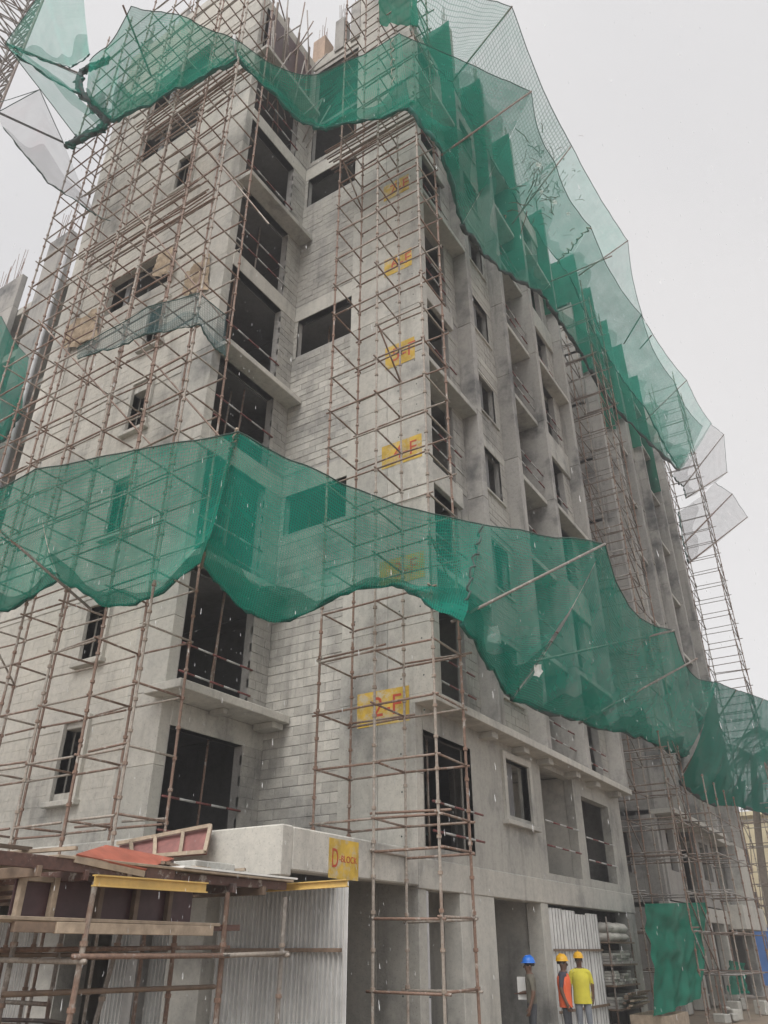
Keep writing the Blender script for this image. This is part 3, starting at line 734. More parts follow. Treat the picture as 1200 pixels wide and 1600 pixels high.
# ------------------------------------------------------------------ nets
def spline(pts, n):
    out = []; P = [pts[0]*2-pts[1]] + pts + [pts[-1]*2-pts[-2]]
    for i in range(1, len(P)-2):
        a, b, c, d = P[i-1], P[i], P[i+1], P[i+2]
        for k in range(n):
            t = k/n; out.append(0.5*((2*b)+(c-a)*t+(2*a-5*b+4*c-d)*t*t+(3*b-a-3*c+d)*t*t*t))
    out.append(pts[-1].copy()); return out
def linear(pts, n):
    out = []
    for a, b in zip(pts, pts[1:]): out += [a.lerp(b, k/n) for k in range(n)]
    out.append(pts[-1].copy()); return out
def net_panel(root, outer, inner, m, name='net_panel', n=14, mm=16, sag=0.35, scal=0.25, isag=0.3, wr=0.05, hem=0.05, hem_m='hem', rope=True, smooth_o=False, smooth_i=False, fold_=True):
    oo = (spline if smooth_o else linear)(outer, n); ii = (spline if smooth_i else linear)(inner, n)
    nb = len(outer)-1; mb = MB(); uv = []; acc = 0; rows = []
    ph = R.uniform(0, 9)
    for i in range(len(oo)):
        t = (i % n)/n; s = math.sin(math.pi*t)
        o = oo[i]; q = ii[i]
        if not smooth_o: o = o.lerp(q, scal*0.5*s)
        if not smooth_i: q = q + Vector((0, 0, -isag*s))
        if i: acc += (o-rows[-1][0]).length*0.5+(q-rows[-1][-1]).length*0.5
        row = []; ln = (o-q).length
        for k in range(mm+1):
            f = k/mm; p = o.lerp(q, f)
            p = p + Vector((0, 0, -sag*math.sin(math.pi*min(1, f*1.02))*(0.6+0.4*s)))
            fold = math.sin(acc*4.3+ph+2.0*f)*0.6+math.sin(acc*9.1-ph+3.1*f)*0.35
            p = p + Vector((0.5, -0.4, 1))*(wr*fold*(0.25+0.9*f))
            p = p + Vector((.3, -.3, 1))*(wr*2.2*mnoise.noise(Vector((acc*.9+ph, f*3.5, ph)))*math.sin(math.pi*min(1, f+.12)))
            row.append(p); uv.append((acc, ln*f))
        rows.append(row)
    mb.v = [tuple(p) for r in rows for p in r]; mb.uv = uv; w = mm+1
    for i in range(len(rows)-1):
        for k in range(mm): mb.f.append((i*w+k, (i+1)*w+k, (i+1)*w+k+1, i*w+k+1)); mb.m.append(0)
    pn = build(mb, name, M[m], root, smooth=True)
    if fold_:
        fb = MB(); fb.uv = []; acc = 0
        for i, r in enumerate(rows):
            if i: acc += (r[-1]-rows[i-1][-1]).length
            h0 = 0.22+0.12*math.sin(acc*1.3+ph)+0.06*math.sin(acc*3.7)
            for k in range(7):
                f = 1-h0*(1-k/6); kk = f*mm; a_ = int(min(kk, mm-1)); p = r[a_].lerp(r[a_+1], kk-a_)
                fb.v.append(tuple(p+Vector((.05, -.06, -.05))*(1+math.sin(acc*5+k)*.5))); fb.uv.append((acc+40, f*3))
        for i in range(len(rows)-1):
            for k in range(6): fb.f.append((i*7+k, (i+1)*7+k, (i+1)*7+k+1, i*7+k+1)); fb.m.append(0)
        build(fb, 'folded_edge', M[m], pn, smooth=True)
    if hem: build(MB().tube([r[-1]+Vector((0, 0, R.uniform(-.03, .03))) for r in rows], [hem*R.uniform(0.25, 0.95) for r in rows], 6), 'gathered_hem', M[hem_m], pn, smooth=True)
    if rope: build(MB().tube([r[0] for r in rows], 0.013, 5), 'edge_rope', M['rope_d'], pn, smooth=True)
    return pn
def pole_part(root, a, b, r=0.03, m='pole_d', name='net_pole'):
    a, b = Vector(a), Vector(b); return build(MB().tube([a, b], r, 7), name, M[m], root, smooth=True)
def wrap_rope(root, a, b, m='rope', r=0.018, amp=0.05, n=26):
    a, b = Vector(a), Vector(b)
    pts = [a.lerp(b, i/n)+Vector((math.sin(i*1.7), math.cos(i*1.7), math.sin(i*2.1)))*amp for i in range(n+1)]
    return build(MB().tube(pts, r, 5), 'lashing', M[m], root, smooth=True)

# lower net
T0, T1 = ay(-120, 765, 6.0), ay(370, 675, 6.8)
A0a, A0b, A0 = ay(-70, 930, 8.2), ay(92, 903, 8.2), ay(315, 880, 9.0)
lowA = thing('safety_net', (-10, 8, 7.5), 'lower green safety net, stretch on the left front up to its corner pole', 'safety net', 'lower safety nets')
net_panel(lowA, [T0, T0.lerp(T1, .42)], [A0a, A0b], 'net', isag=0.55, wr=0.03, n=20)
net_panel(lowA, [T0.lerp(T1, .42), T0.lerp(T1, .72), T1], [A0b, ay(195, 948, 8.3), A0], 'net', scal=0.0, isag=0.0, wr=0.03, smooth_i=True)
pole_part(lowA, A0+Vector((0, 0, -.1)), T1+Vector((0, 0, .06)), 0.028, 'timber', 'net_pole'); pole_part(lowA, ay(142, 952, 8.2), T0.lerp(T1, .10), 0.026)
wrap_rope(lowA, T1, T1.lerp(A0, .3), 'rope', 0.012, 0.05); wrap_rope(lowA, ay(90, 900, 8.1), ay(0, 838, 7.3), 'rope_d', 0.02, 0.03)
lowB = thing('safety_net', (-7, 12, 7), 'lower green safety net spanning the inner corner between the two scaffolds', 'safety net', 'lower safety nets')
A1, A2 = ay(592, 914, 10.85), ax(722, 972, -5.5)
d1, d2 = 11.55, 16.0
Om = [T1, ad(470, 724, 12.5), ad(600, 781, 13.7), ad(752, 820, 15.0)]
net_panel(lowB, Om, [A0, ay(420, 970, 10.4), A1, A2], 'net', scal=0.0, isag=0.0, smooth_o=True, smooth_i=True, sag=0.3, wr=0.04, hem=0.06)
wrap_rope(lowB, Om[-1], A2, 'rope_d', 0.022, 0.05)
lowC = thing('safety_net', (-5, 20, 7), 'lower green safety net held out on long poles along the right side', 'safety net', 'lower safety nets')
TT = [Om[-1], ax(945, 850, -4), ax(1053, 985, -4), ax(1120, 1066, -4)]
II = [A2, ax(800, 1092, -6.25), ax(1000, 1150, -6.3), ax(1072, 1182, -6.3)]
net_panel(lowC, TT[:2], II[:2], 'net', scal=0.0, isag=0.05, sag=0.25, hem=0.07)
net_panel(lowC, TT[1:], II[1:], 'net2', scal=0.3, isag=0.08, sag=0.35, hem=0.08, hem_m='hem_d')
pole_part(lowC, A2+Vector((-.2, 0, .05)), TT[1]); pole_part(lowC, ax(805, 1040, -6.3), TT[2]); pole_part(lowC, ax(905, 1130, -6.3), TT[2].lerp(TT[3], .5))
lowD = thing('safety_net', (-5, 33, 7), 'lower green safety net at the far right, before the palm trees', 'safety net', 'lower safety nets')
T5 = [ax(1116, 1064, -4.2), ax(1150, 1078, -4.3), ax(1192, 1092, -4.4), ax(1290, 1130, -4.4)]
I5 = [ax(1062, 1222, -6.1), ax(1110, 1255, -6.1), ax(1165, 1262, -6.1), ax(1260, 1290, -6.1)]
net_panel(lowD, T5, I5, 'net_dense', scal=0.0, wr=0.015, smooth_o=True, smooth_i=True, isag=0.0, sag=0.5, hem=0.1, hem_m='hem_d')
for i in range(3): pole_part(lowD, I5[i].lerp(T5[i], .1), T5[min(3, i+1)])

# upper nets
upA = thing('safety_net', (-12, 8, 23), 'upper green safety net bunched on the left front, near the picture top', 'safety net', 'upper safety nets')
o1 = [ay(205, 10, 6.2), ay(280, 24, 6.7), ay(366, 62, 7.9)]; i1 = [ay(172, 190, 8.2), ay(275, 140, 8.2), ay(370, 92, 8.2)]
net_panel(upA, o1, i1, 'net_up', scal=0.0, isag=0.1, sag=0.25, wr=0.06, hem=0.09, hem_m='hem')
net_panel(upA, [ay(140, 95, 6.6), ay(205, 10, 6.2)], [ay(135, 150, 8.0), ay(172, 190, 8.2)], 'net_up', sag=0.2, wr=0.08, hem=0.1, hem_m='hem_d')
pole_part(upA, ay(236, 118, 8.2), ay(192, 8, 6.3)); pole_part(upA, ay(368, 92, 8.3), ay(366, 55, 8.0), 0.05, 'tank')
upB = thing('safety_net', (-8, 10.5, 22), 'upper green safety net sagging like a hammock across the inner corner', 'safety net', 'upper safety nets')
o2 = [ay(366, 62, 7.9), ay(470, 117, 9.3), ay(560, 88, 10.4), ay(625, 52, 10.6)]
i2 = [ay(372, 92, 8.2), ay(470, 188, 9.9), ay(520, 198, 10.3), ay(640, 172, 10.8)]
net_panel(upB, o2, i2, 'net_up', smooth_o=True, smooth_i=True, sag=0.15, wr=0.05, hem=0.07)
wrap_rope(upB, ay(612, 60, 10.5), ay(616, 168, 10.8), 'rope', 0.015, 0.06)
upC = thing('safety_net', (-5, 22, 22), 'upper green safety net on poles along the right side, lower tier', 'safety net', 'upper safety nets')
o3 = [ay(625, 52, 10.6), ax(732, 100, -4.9), ax(830, 143, -4), ax(867, 254, -4), ax(922, 353, -4), ax(1002, 492, -4), ax(1054, 597, -4), ax(1098, 666, -4.2)]
i3 = [ay(640, 172, 10.8), ax(690, 240, -5.6), ax(722, 352, -6.0), ax(776, 416, -6.25), ax(845, 458, -6.3), ax(900, 540, -6.3), ax(965, 640, -6.3), ax(1060, 735, -6.3)]
net_panel(upC, o3[:3], i3[:3], 'net_up', smooth_o=True, smooth_i=True, sag=0.3, hem=0.09, hem_m='hem')
net_panel(upC, o3[2:5], i3[2:5], 'net_thin', smooth_i=True, scal=0.12, sag=0.4, hem=0.1, hem_m='hem_d')
net_panel(upC, o3[4:], i3[4:], 'net_thin', smooth_i=True, scal=0.15, sag=0.4, hem=0.12, hem_m='hem_d')
pole_part(upC, ax(690, 242, -5.6), o3[2]); pole_part(upC, ax(800, 350, -6.3), ax(892, 229, -3.9)); pole_part(upC, ax(860, 440, -6.3), ax(956, 400, -4)); pole_part(upC, ax(975, 537, -5.2), o3[5]); wrap_rope(upC, ax(870, 410, -5.8), o3[4], 'rope', 0.03, 0.08)
upD = thing('safety_net', (-5, 22, 27), 'topmost knotted net with square mesh, outlined against the sky at upper right', 'safety net', 'upper safety nets')
o4 = [ax(640, -60, -5.0), ax(800, 10, -4.0), ax(893, 228, -3.9), ax(981, 376, -3.8)]
i4 = [ax(640, 45, -6.2), ax(706, 128, -6.2), ax(800, 300, -6.3), ax(890, 430, -6.3)]
net_panel(upD, o4[:3], i4[:3], 'net_grid', scal=0.1, sag=0.3, hem=0.03, n=18, mm=20)
net_panel(upD, o4[2:], i4[2:], 'net_sky', scal=0.06, sag=0.3, hem=0.03)
net_panel(upD, [o4[3], ax(1004, 496, -3.9), ax(1073, 594, -3.9), ax(1112, 662, -3.9)], [i4[3], ax(940, 540, -6.3), ax(1010, 640, -6.3), ax(1062, 735, -6.3)], 'net_sky', scal=0.08, sag=0.3, hem=0.06)
pole_part(upD, i4[1], o4[1]); pole_part(upD, ax(905, 430, -5.2), o4[3]); pole_part(upD, ax(1005, 660, -6.2), ax(1073, 594, -3.9)); pole_part(upD, ax(1000, 545, -5), ax(1018, 524, -4))
# pale nets against the sky, top left
skA = thing('safety_net', (-17, 6.5, 24), 'thin pale green net stretched against the sky at the top left', 'safety net')
tip = ay(8, 68, 5.0)
net_panel(skA, [tip, ay(70, -20, 5.2), ay(130, -15, 5.6)], [ay(22, 75, 5.2), ay(110, 105, 7.4), ay(140, 85, 7.2)], 'net_sky', scal=0, isag=0.1, sag=0.1, wr=0.02, hem=0.04)
net_panel(skA, [tip, ay(118, 212, 7.6)], [ay(14, 70, 5.1), ay(168, 200, 8.2)], 'net_sky', scal=0, isag=-0.3, sag=0.05, wr=0.02, hem=0.0)
net_panel(skA, [ay(12, 70, 5.05), ay(125, 118, 7.7)], [ay(26, 85, 5.2), ay(128, 150, 7.8)], 'net_sky', scal=0, isag=0.1, sag=0.1, wr=0.02, hem=0.05)
pole_part(skA, tip, ay(122, 114, 7.8), 0.035)
cl = [ay(168, 95, 7.9), ay(128, 112, 7.8), ay(128, 145, 7.8), ay(165, 185, 8.1), ay(150, 205, 8.1), ay(104, 228, 8.15)]
pts = spline(cl, 8); build(MB().tube([p+Vector((R.uniform(-.06, .06), 0, R.uniform(-.06, .06))) for p in pts], [R.uniform(.06, .13) for p in pts], 7), 'bunched_net', M['hem_d'], skA, smooth=True)
for q_ in range(5):
    pts2 = [p+Vector((R.gauss(0, .08), R.gauss(0, .05), R.gauss(0, .08))) for p in pts]
    build(MB().tube(pts2, [R.uniform(.02, .07) for p in pts], 5), 'bunched_net', M['hem_d' if q_ % 2 else 'hem'], skA, smooth=True)
skB = thing('safety_net', (-18, 6.5, 22), 'thin grey net below the pale green one, hanging in the sky at the left', 'safety net')
tip2 = ay(-4, 175, 5.6)
net_panel(skB, [tip2, ay(62, 140, 6.4), ay(100, 225, 7.9)], [ay(5, 200, 5.7), ay(75, 285, 7.0), ay(150, 335, 8.2)], 'net_white', scal=0, isag=0, sag=0.1, wr=0.02, hem=0.03, hem_m='rope_d')
pole_part(skB, tip2, ay(98, 222, 8.0), 0.035, 'hem_d')
for a, b in ((tip2, ay(-30, 190, 7.0)), (ay(62, 140, 6.4), ay(-20, 165, 7.0)), (ay(150, 335, 8.2), ay(172, 345, 8.2)), (ay(100, 225, 7.9), ay(125, 232, 8.2))):
    build(MB().tube([a, (a+b)/2+Vector((0, 0, -.04)), b], .012, 5), 'tie_rope', M['rope_d'], skB, smooth=True)
# grey nets on the far tower
for nm, t, a, b in (('upper', [(1110, 662), (1131, 679), (1136, 738)], [(1050, 742), (1068, 760), (1072, 778)], 'thin grey net fan on the far scaffold tower, upper of two'), ('lower', [(1117, 754), (1144, 772), (1168, 808)], [(1060, 800), (1068, 850), (1076, 880)], 'thin grey net fan on the far scaffold tower, lower of two')):
    nf = thing('safety_net', ax(a[1][0], a[1][1], -5.0), b, 'safety net', 'grey nets on the far tower')
    oo = [ax(x, y, -3.4) for x, y in t]; ii = [ax(x, y, -4.6) for x, y in a]
    net_panel(nf, oo, ii, 'net_white', scal=0.0, isag=0.1, sag=0.2, wr=0.04, hem=0.05, hem_m='rope_d')
    for o, i in zip(oo[1:], ii[1:]): pole_part(nf, i, o, 0.035)
# net on the far left block, debris strip, green cloths
lf = thing('safety_net', (-27, 13, 18), 'green net hanging before the far left block, cut by the picture edge', 'safety net')
net_panel(lf, [ay(-60, 470, 11.5), ay(2, 495, 11.5), ay(45, 560, 12.5)], [ay(-60, 720, 13.2), ay(0, 690, 13.2), ay(35, 640, 13.2)], 'net', scal=0.1, sag=0.4, hem=0.1)
db = thing('debris_net', (-11.5, 8.1, 14), 'torn blue-green debris net strip tied along the left scaffold at mid height', 'net')
net_panel(db, [ay(120, 545, 8.15), ay(232, 480, 8.15), ay(310, 458, 8.15), ay(354, 492, 8.9)], [ay(122, 560, 8.15), ay(236, 520, 8.15), ay(312, 505, 8.15), ay(352, 560, 8.9)], 'net_blue', name='mesh_strip', scal=0, isag=0.06, sag=0.0, wr=0.03, hem=0.03, hem_m='rope_d')
def sheet(name, label, p00, p10, p01, p11, m, wr=0.04, n=16, freq=9, cat='cloth', hem=None):
    mb = MB(); mb.uv = []; ph = R.uniform(0, 6)
    a, b, c, d = map(Vector, (p00, p10, p01, p11)); nn = (b-a).cross(c-a).normalized()
    for i in range(n+1):
        for k in range(n+1):
            u, v = i/n, k/n; p = a.lerp(b, u).lerp(c.lerp(d, u), v)
            p = p + nn*wr*((math.sin(u*freq+ph+v*2)+0.6*math.sin(u*freq*2.3-ph+v*3))*(0.3+v)*.7 + 2.2*mnoise.noise(Vector((u*4+ph, v*5, ph))) + 1.2*mnoise.noise(Vector((u*11, v*9+ph, 1))))
            mb.v.append(tuple(p)); mb.uv.append((u*(b-a).length, v*(c-a).length))
    for i in range(n):
        for k in range(n): mb.f.append((i*(n+1)+k, (i+1)*(n+1)+k, (i+1)*(n+1)+k+1, i*(n+1)+k+1)); mb.m.append(0)
    return tag(build(mb, name, M[m], smooth=True), label, cat)
sheet('shade_cloth', 'green shade cloth wrapped round the scaffold top, above the corner wall', ay(594, -40, 11.0), ay(650, -60, 11.0), ay(594, 38, 11.0), ay(652, 40, 11.0), 'cloth', 0.06)
sheet('shade_cloth', 'green shade cloth hanging from the low scaffold at ground level', ax(1010, 1412, -6.0), ax(1106, 1410, -5.9), ax(1022, 1590, -6.0), ax(1094, 1560, -5.9), 'cloth', 0.045, n=60, freq=17)
sheet('shade_cloth', 'narrow green cloth between the last columns at far right', ax(1138, 1500, -6.6), ax(1163, 1505, -6.6), ax(1140, 1555, -6.6), ax(1166, 1552, -6.6), 'cloth', 0.06)
for i, (yf, x0, zt, zb) in enumerate([(15.5, -8.9, 33.25, 25.2), (18.2, -8.9, 33.25, 26.0), (21.1, -8.9, 33.2, 25.0), (24.42, -8.9, 31.7, 25.5), (29.16, -9.2, 33.2, 25.0), (31.6, -8.9, 33.0, 24.5), (34.2, -8.9, 32.7, 25.5), (37.2, -8.9, 33.2, 26.0), (40.2, -8.9, 32.9, 24.5)]):
    sheet('shade_cloth', 'dark green cloth draped on the roof-level fin wall, %s fin from the signed corner' % ['first', 'second', 'third', 'fourth', 'fifth', 'sixth', 'seventh', 'eighth', 'ninth'][i], (x0, yf-.09, zt), (X2+.06, yf-.09, zt-.05), (x0, yf-.12, zb), (X2+.06, yf-.12, zb+R.uniform(-1, .6)), 'cloth', 0.03, freq=8)
sheet('burlap_sheet', 'tan burlap curing sheet beside the upper left window', ay(248, 395, 9.6), ay(272, 385, 9.6), ay(238, 432, 9.6), ay(268, 428, 9.6), 'burlap', 0.03)
sheet('burlap_sheet', 'tan burlap sheet on the corner column of the left front', ay(290, 425, 9.68), ay(328, 395, 9.68), ay(286, 462, 9.68), ay(324, 452, 9.68), 'burlap', 0.03)
sheet('burlap_sheet', 'tan burlap sheet at the left edge of the bright front', ay(102, 512, 9.6), ay(152, 480, 9.6), ay(98, 545, 9.6), ay(150, 530, 9.6), 'burlap', 0.04)

dbm = MB()
for i in range(130):
    c = ax(R.gauss(855, 22), R.gauss(285, 28), -5.1); d = Vector((R.uniform(-1, 1), R.uniform(-1, 1), R.uniform(-1, 1)))*R.uniform(.06, .3); dbm.tube([c-d, c+d*.3+Vector((.04, 0, .05)), c+d], R.uniform(.006, .018), 4)
tag(build(dbm, 'twig_debris', M['rebar']), 'tangle of twigs caught in the upper right net', 'debris', kind='stuff')
for i, (px_, py_, X_, sz) in enumerate(((842, 258, -4.9, .16), (846, 300, -5.1, .12), (866, 316, -4.8, .16), (888, 334, -4.7, .1), (772, 992, -5.9, .2), (840, 1048, -5.6, .16))):
    c = ax(px_, py_, X_); mb = MB()
    for a in range(4):
        for b in range(4): mb.v.append(tuple(c+Vector((.3*(a-1.5), .2*(a-1.5), 0))*sz+Vector((.05, 0, 1))*(b-1.5)*sz*.5+Vector((R.uniform(-1, 1), R.uniform(-1, 1), R.uniform(-1, 1)))*sz*.22))
    for a in range(3):
        for b in range(3): mb.f.append((a*4+b, a*4+b+1, a*4+b+5, a*4+b+4)); mb.m.append(0)
    tag(build(mb, 'paper_scrap', M['paper']), 'white scrap caught in the %s net, %s from the top of the picture' % ('upper' if i < 4 else 'lower', ('first', 'second', 'third', 'fourth', 'fifth', 'sixth')[i]), 'scrap', 'scraps caught in nets')

# ------------------------------------------------------------------ formwork staging in front of the porch
st = thing('formwork_staging', (-8, 6.5, 0), 'rusty propped formwork staging in front of the porch, loaded with boards', 'staging')
lim = Lim(st, 'pole_d', 0.024)
def prop(x, y, h, lean=(0, 0), m='pole_d'):
    mb = MB(); a = Vector((x, y, 0)); b = Vector((x+lean[0], y+lean[1], h)); mb.tube([a, b], 0.026, 8)
    z = 0.3
    while z < h-0.1:
        p = a.lerp(b, z/h); mb.tube([p-Vector((0,0,.021)), p-Vector((0,0,.02)), p+Vector((0,0,.02)), p+Vector((0,0,.021))], [.026, .037, .037, .026], 8, 1, cap=False); z += 0.5
    return build(mb, 'prop', [M[m], M['cup']], st)
for x, y, h, ln in ((-6.5, 5.18, 2.3, (0.02, .05)), (-6.5, 7.02, 2.3, (0, .02)), (-6.5, 8.0, 2.3, (.02, .02)), (-7.6, 5.3, 2.2, (0, 0)), (-7.7, 6.3, 2.3, (0, .45)), (-7.6, 7.4, 2.2, (0, 0)), (-7.7, 8.35, 2.3, (0, 0)),
    (-9.0, 5.4, 2.3, (0, 0)), (-9.0, 6.9, 2.3, (0, 0)), (-9.1, 8.3, 2.4, (0, 0)), (-10.5, 6.2, 2.3, (0, 0)), (-10.6, 7.7, 2.3, (0, 0)), (-12, 7.0, 2.3, (0, 0)), (-12.1, 8.3, 2.4, (0, 0)), (-6.5, 4.2, 2.3, (0, 0))):
    prop(x, y, h, ln, 'pole' if R.random() < .5 else 'pole_d')
for a, b in (((-6.46, 5.1, 1.70), (-6.46, 7.1, 1.70)), ((-6.46, 7.0, 1.70), (-6.46, 8.1, 1.72)), ((-6.9, 4.8, 1.42), (-6.9, 7.4, 1.40)), ((-7.65, 5.2, 1.75), (-7.65, 8.4, 1.78)), ((-9.0, 5.2, 1.7), (-9.0, 8.4, 1.7)), ((-6.4, 5.2, 1.66), (-9.2, 5.3, 1.68)), ((-6.4, 8.05, 1.7), (-9.2, 8.2, 1.7)), ((-9, 6.9, 1.2), (-12, 7, 1.2))):
    lim.bar('ledger', a, b, 0.024, 'timber_d' if R.random() < .4 else 'pole')
def board(name, a, b, w, h, m, parent=None): return build(MB().bar(a, b, w, h), name, M[m], parent or st, bev=0.004)
board('channel', (-6.5, 3.0, 2.43), (-6.5, 6.2, 2.41), 0.06, 0.11, 'steel_d'); board('channel', (-6.62, 5.2, 2.40), (-6.52, 8.05, 2.42), 0.06, 0.09, 'steel_d')
for i in range(9): board('channel', (-6.45, 3.6+i*.5, 2.345), (-12.5, 3.7+i*.5+R.uniform(-.1, .1), 2.36), 0.05, 0.09, 'steel_d' if i % 2 else 'timber_d')
for i in range(16):
    x = -6.62-i*.36
    board('deck_plank', (x, 4.0+R.uniform(-.4, .3) + (1.0 if i < 2 else 0), 2.475+R.uniform(0, .01)), (x+R.uniform(-.05, .05), 8.1+R.uniform(0, .4), 2.475), 0.33, 0.025, 'timber_d' if i % 3 else 'timber')
sh = MB(); sh.bar((-6.75, 6.3, 2.505), (-6.75, 8.2, 2.505), 0.6, 0.02); build(sh, 'deck_plank', M['paper'], st)
# lower plank walkway with timber edge
for i in range(3): board('walkway_plank', (-6.62-.27*i, 4.3+.1*i, 1.985), (-6.6-.27*i, 6.95, 1.985), 0.25, 0.03, 'timber')
board('walkway_beam', (-6.50, 4.9, 1.92), (-6.50, 6.85, 1.925), 0.05, 0.09, 'timber'); board('walkway_beam', (-6.52, 4.5, 1.92), (-6.52, 4.9, 1.92), 0.05, 0.08, 'timber_d')
board('channel', (-6.55, 5.9, 1.93), (-6.55, 7.3, 1.965), 0.08, 0.06, 'steel_d')
# shutter panel standing on the walkway
pan = thing('shutter_panel', (-6.75, 5.5, 2.0), 'plum plywood shutter panel with pale timber ribs under the staging deck', 'formwork panel')
build(MB().box(-6.80, -6.785, 4.62, 6.8, 2.0, 2.33), 'facing', M['ply_plum'], pan)
for y in (4.64, 4.98): build(MB().box(-6.782, -6.72, y, y+.055, 2.0, 2.33), 'rib', M['timber'], pan, bev=.004)
for y in (5.5, 5.95, 6.4): build(MB().box(-6.782, -6.72, y, y+.055, 2.0, 2.33), 'rib', M['timber_d'], pan, bev=.004)
build(MB().box(-6.782, -6.73, 4.7, 4.975, 2.285, 2.33), 'rib', M['timber'], pan, bev=.004)
# red plywood sheet lying tilted on the deck
rp = thing('plywood_panel', ax(200, 1345, -6.6), 'bright red-orange plywood panel lying tilted on the staging deck', 'formwork panel')
q = [ax(120, 1334, -6.45), ax(228, 1358, -6.45), ax(272, 1341, -6.85), ax(166, 1320, -6.85)]
def slab_quad(q, t):
    mb = MB(); nrm = (q[1]-q[0]).cross(q[3]-q[0]).normalized()
    if nrm.z < 0: nrm = -nrm
    lo = [p - nrm*t for p in q]
    mb.quad(*q); mb.quad(*lo[::-1])
    for i in range(4): mb.quad(q[i], lo[i], lo[(i+1) % 4], q[(i+1) % 4])
    return mb, nrm
mb, nr = slab_quad(q, 0.018); build(mb, 'facing', M['ply_red'], rp)
for a, b in ((0, 1), (3, 2), (0, 3), (1, 2)): build(MB().bar(q[a]-nr*.05, q[b]-nr*.05, .045, .055), 'edge_batten', M['timber'] if a != 1 else M['ply_plum'], rp)
# shutter panel leaning against the porch edge
lp = thing('shutter_panel', (-9.2, 8.7, 2.5), 'long red shutter panel with timber frame leaning against the porch edge', 'formwork panel')
q = [ay(190, 1344, 8.55), ay(322, 1334, 8.6), ay(331, 1293, 8.78), ay(186, 1321, 8.72)]
mb, nr2 = slab_quad(q, 0.02); build(mb, 'facing', M['ply_faded'], lp)
fr = Vector((.03, -.06, .02))
for a, b in ((0, 1), (3, 2), (1, 2)): build(MB().bar(q[a]+fr, q[b]+fr, .05, .05), 'frame', M['timber'], lp)
for t in (.15, .42, .72): build(MB().bar(q[0].lerp(q[1], t)+fr, q[3].lerp(q[2], t)+fr, .05, .045), 'rib', M['timber'], lp)
# yellow beams
def cbeam(name, label, a, b, h=.085):
    a, b = Vector(a), Vector(b); mb = MB(); mb.bar(a, b, .012, h); dz = Vector((0, 0, h/2))
    mb.bar(a+dz, b+dz, .07, .012); mb.bar(a-dz, b-dz, .07, .012)
    return tag(build(mb, name, M['yellow_beam']), label, 'beam')
cbeam('formwork_beam', 'long yellow formwork beam along the staging edge', (-6.36, 5.12, 2.30), (-6.36, 6.55, 2.315))
cbeam('formwork_beam', 'short yellow formwork beam poking out right of the staging', (-6.95, 8.25, 2.42), (-5.78, 8.3, 2.44), .07)
# loose odds and ends on the deck
ORD = ['first', 'second', 'third', 'fourth', 'fifth', 'sixth', 'seventh', 'eighth', 'ninth', 'tenth']
OFFY = [R.uniform(4.2, 7.9) for i in range(10)]
for i in range(10):
    x, y = -6.7-R.random()*.8, OFFY[i]; a = R.uniform(0, 3)
    d = Vector((math.cos(a), math.sin(a), R.uniform(0, .06)))*R.uniform(.2, .6)
    o = build(MB().bar(Vector((x, y, 2.54))-d, Vector((x, y, 2.55))+d, R.uniform(.04, .1), .03), 'timber_offcut', M['timber' if i % 2 else 'timber_d'])
    tag(o, 'timber offcut lying loose on the staging deck, %s from the left end' % ORD[sorted(OFFY).index(y)], 'timber', 'timber offcuts on the staging deck')
o = build(MB().box(-7.2, -6.75, 6.75, 7.4, 2.52, 2.62), 'concrete_plank', M['conc'], bev=.01); tag(o, 'small grey concrete slab lying on the staging deck near the porch corner', 'slab')
# dark rebar heap below
hp = MB()
for i in range(90):
    c = Vector((-8.3+R.gauss(0, .5), 6.2+R.gauss(0, .45), 0)); c.z = max(.05, 1.15-((c.x+8.3)**2+(c.y-6.2)**2)*1.6)*R.random()
    a = R.uniform(-.5, .5)+1.2; d = Vector((math.cos(a), math.sin(a), R.uniform(-.12, .12)))*R.uniform(.4, .9); hp.tube([c-d, c+d*.2+Vector((0, 0, .03)), c+d], .022, 5)
tag(build(hp, 'rebar_heap', M['steel_d'], smooth=True), 'dark heap of steel bars lying under the staging', 'rebar', kind='stuff')

# ------------------------------------------------------------------ corrugated hoardings
def corr(w, h, pitch=.085, amp=.022):
    mb = MB(); n = int(w/pitch)*16
    for i in range(n+1):
        u = w*i/n; s = (u/pitch) % 1.0; y = amp*(1 if s < .5 else (1-2*(s-.5)/.12 if s < .62 else (-1 if s < .88 else -1+2*(s-.88)/.12)))
        mb.v += [(u, y, 0), (u, y, h)]
    for i in range(n): mb.f.append((2*i, 2*i+2, 2*i+3, 2*i+1)); mb.m.append(1 if .62 < (w*(i+.5)/n/pitch) % 1.0 < .88 else 0)  # valley faces take the painted-shade material
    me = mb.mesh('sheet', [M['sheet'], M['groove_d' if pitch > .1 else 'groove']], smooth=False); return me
def hoarding(label, org, ang, n, h, w=.86, lean=0.0, pitch=.085, amp=.028):
    root = thing('corrugated_hoarding', org, label, 'hoarding', 'corrugated hoardings')
    for i in range(n):
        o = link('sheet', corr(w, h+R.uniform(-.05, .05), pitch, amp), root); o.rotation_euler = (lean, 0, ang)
        o.location = Vector((math.cos(ang), math.sin(ang), 0))*(i*(w-.05)) + Vector((math.sin(ang), -math.cos(ang), 0))*(.012*(i % 2))
    mb = MB(); d = Vector((math.cos(ang), math.sin(ang), 0)); nn = Vector((math.sin(ang), -math.cos(ang), 0))
    for z in (.6, 1.75): build(MB().bar(Vector(org)+nn*.05+Vector((0, 0, z)), Vector(org)+d*(n*(w-.05))+nn*.05+Vector((0, 0, z)), .04, .05), 'rail', M['timber_d'], root)
    return root
hoarding('tall corrugated metal hoarding under the porch, right of the concrete column', (-9.58, 10.2, 0), 0, 3, 2.62)
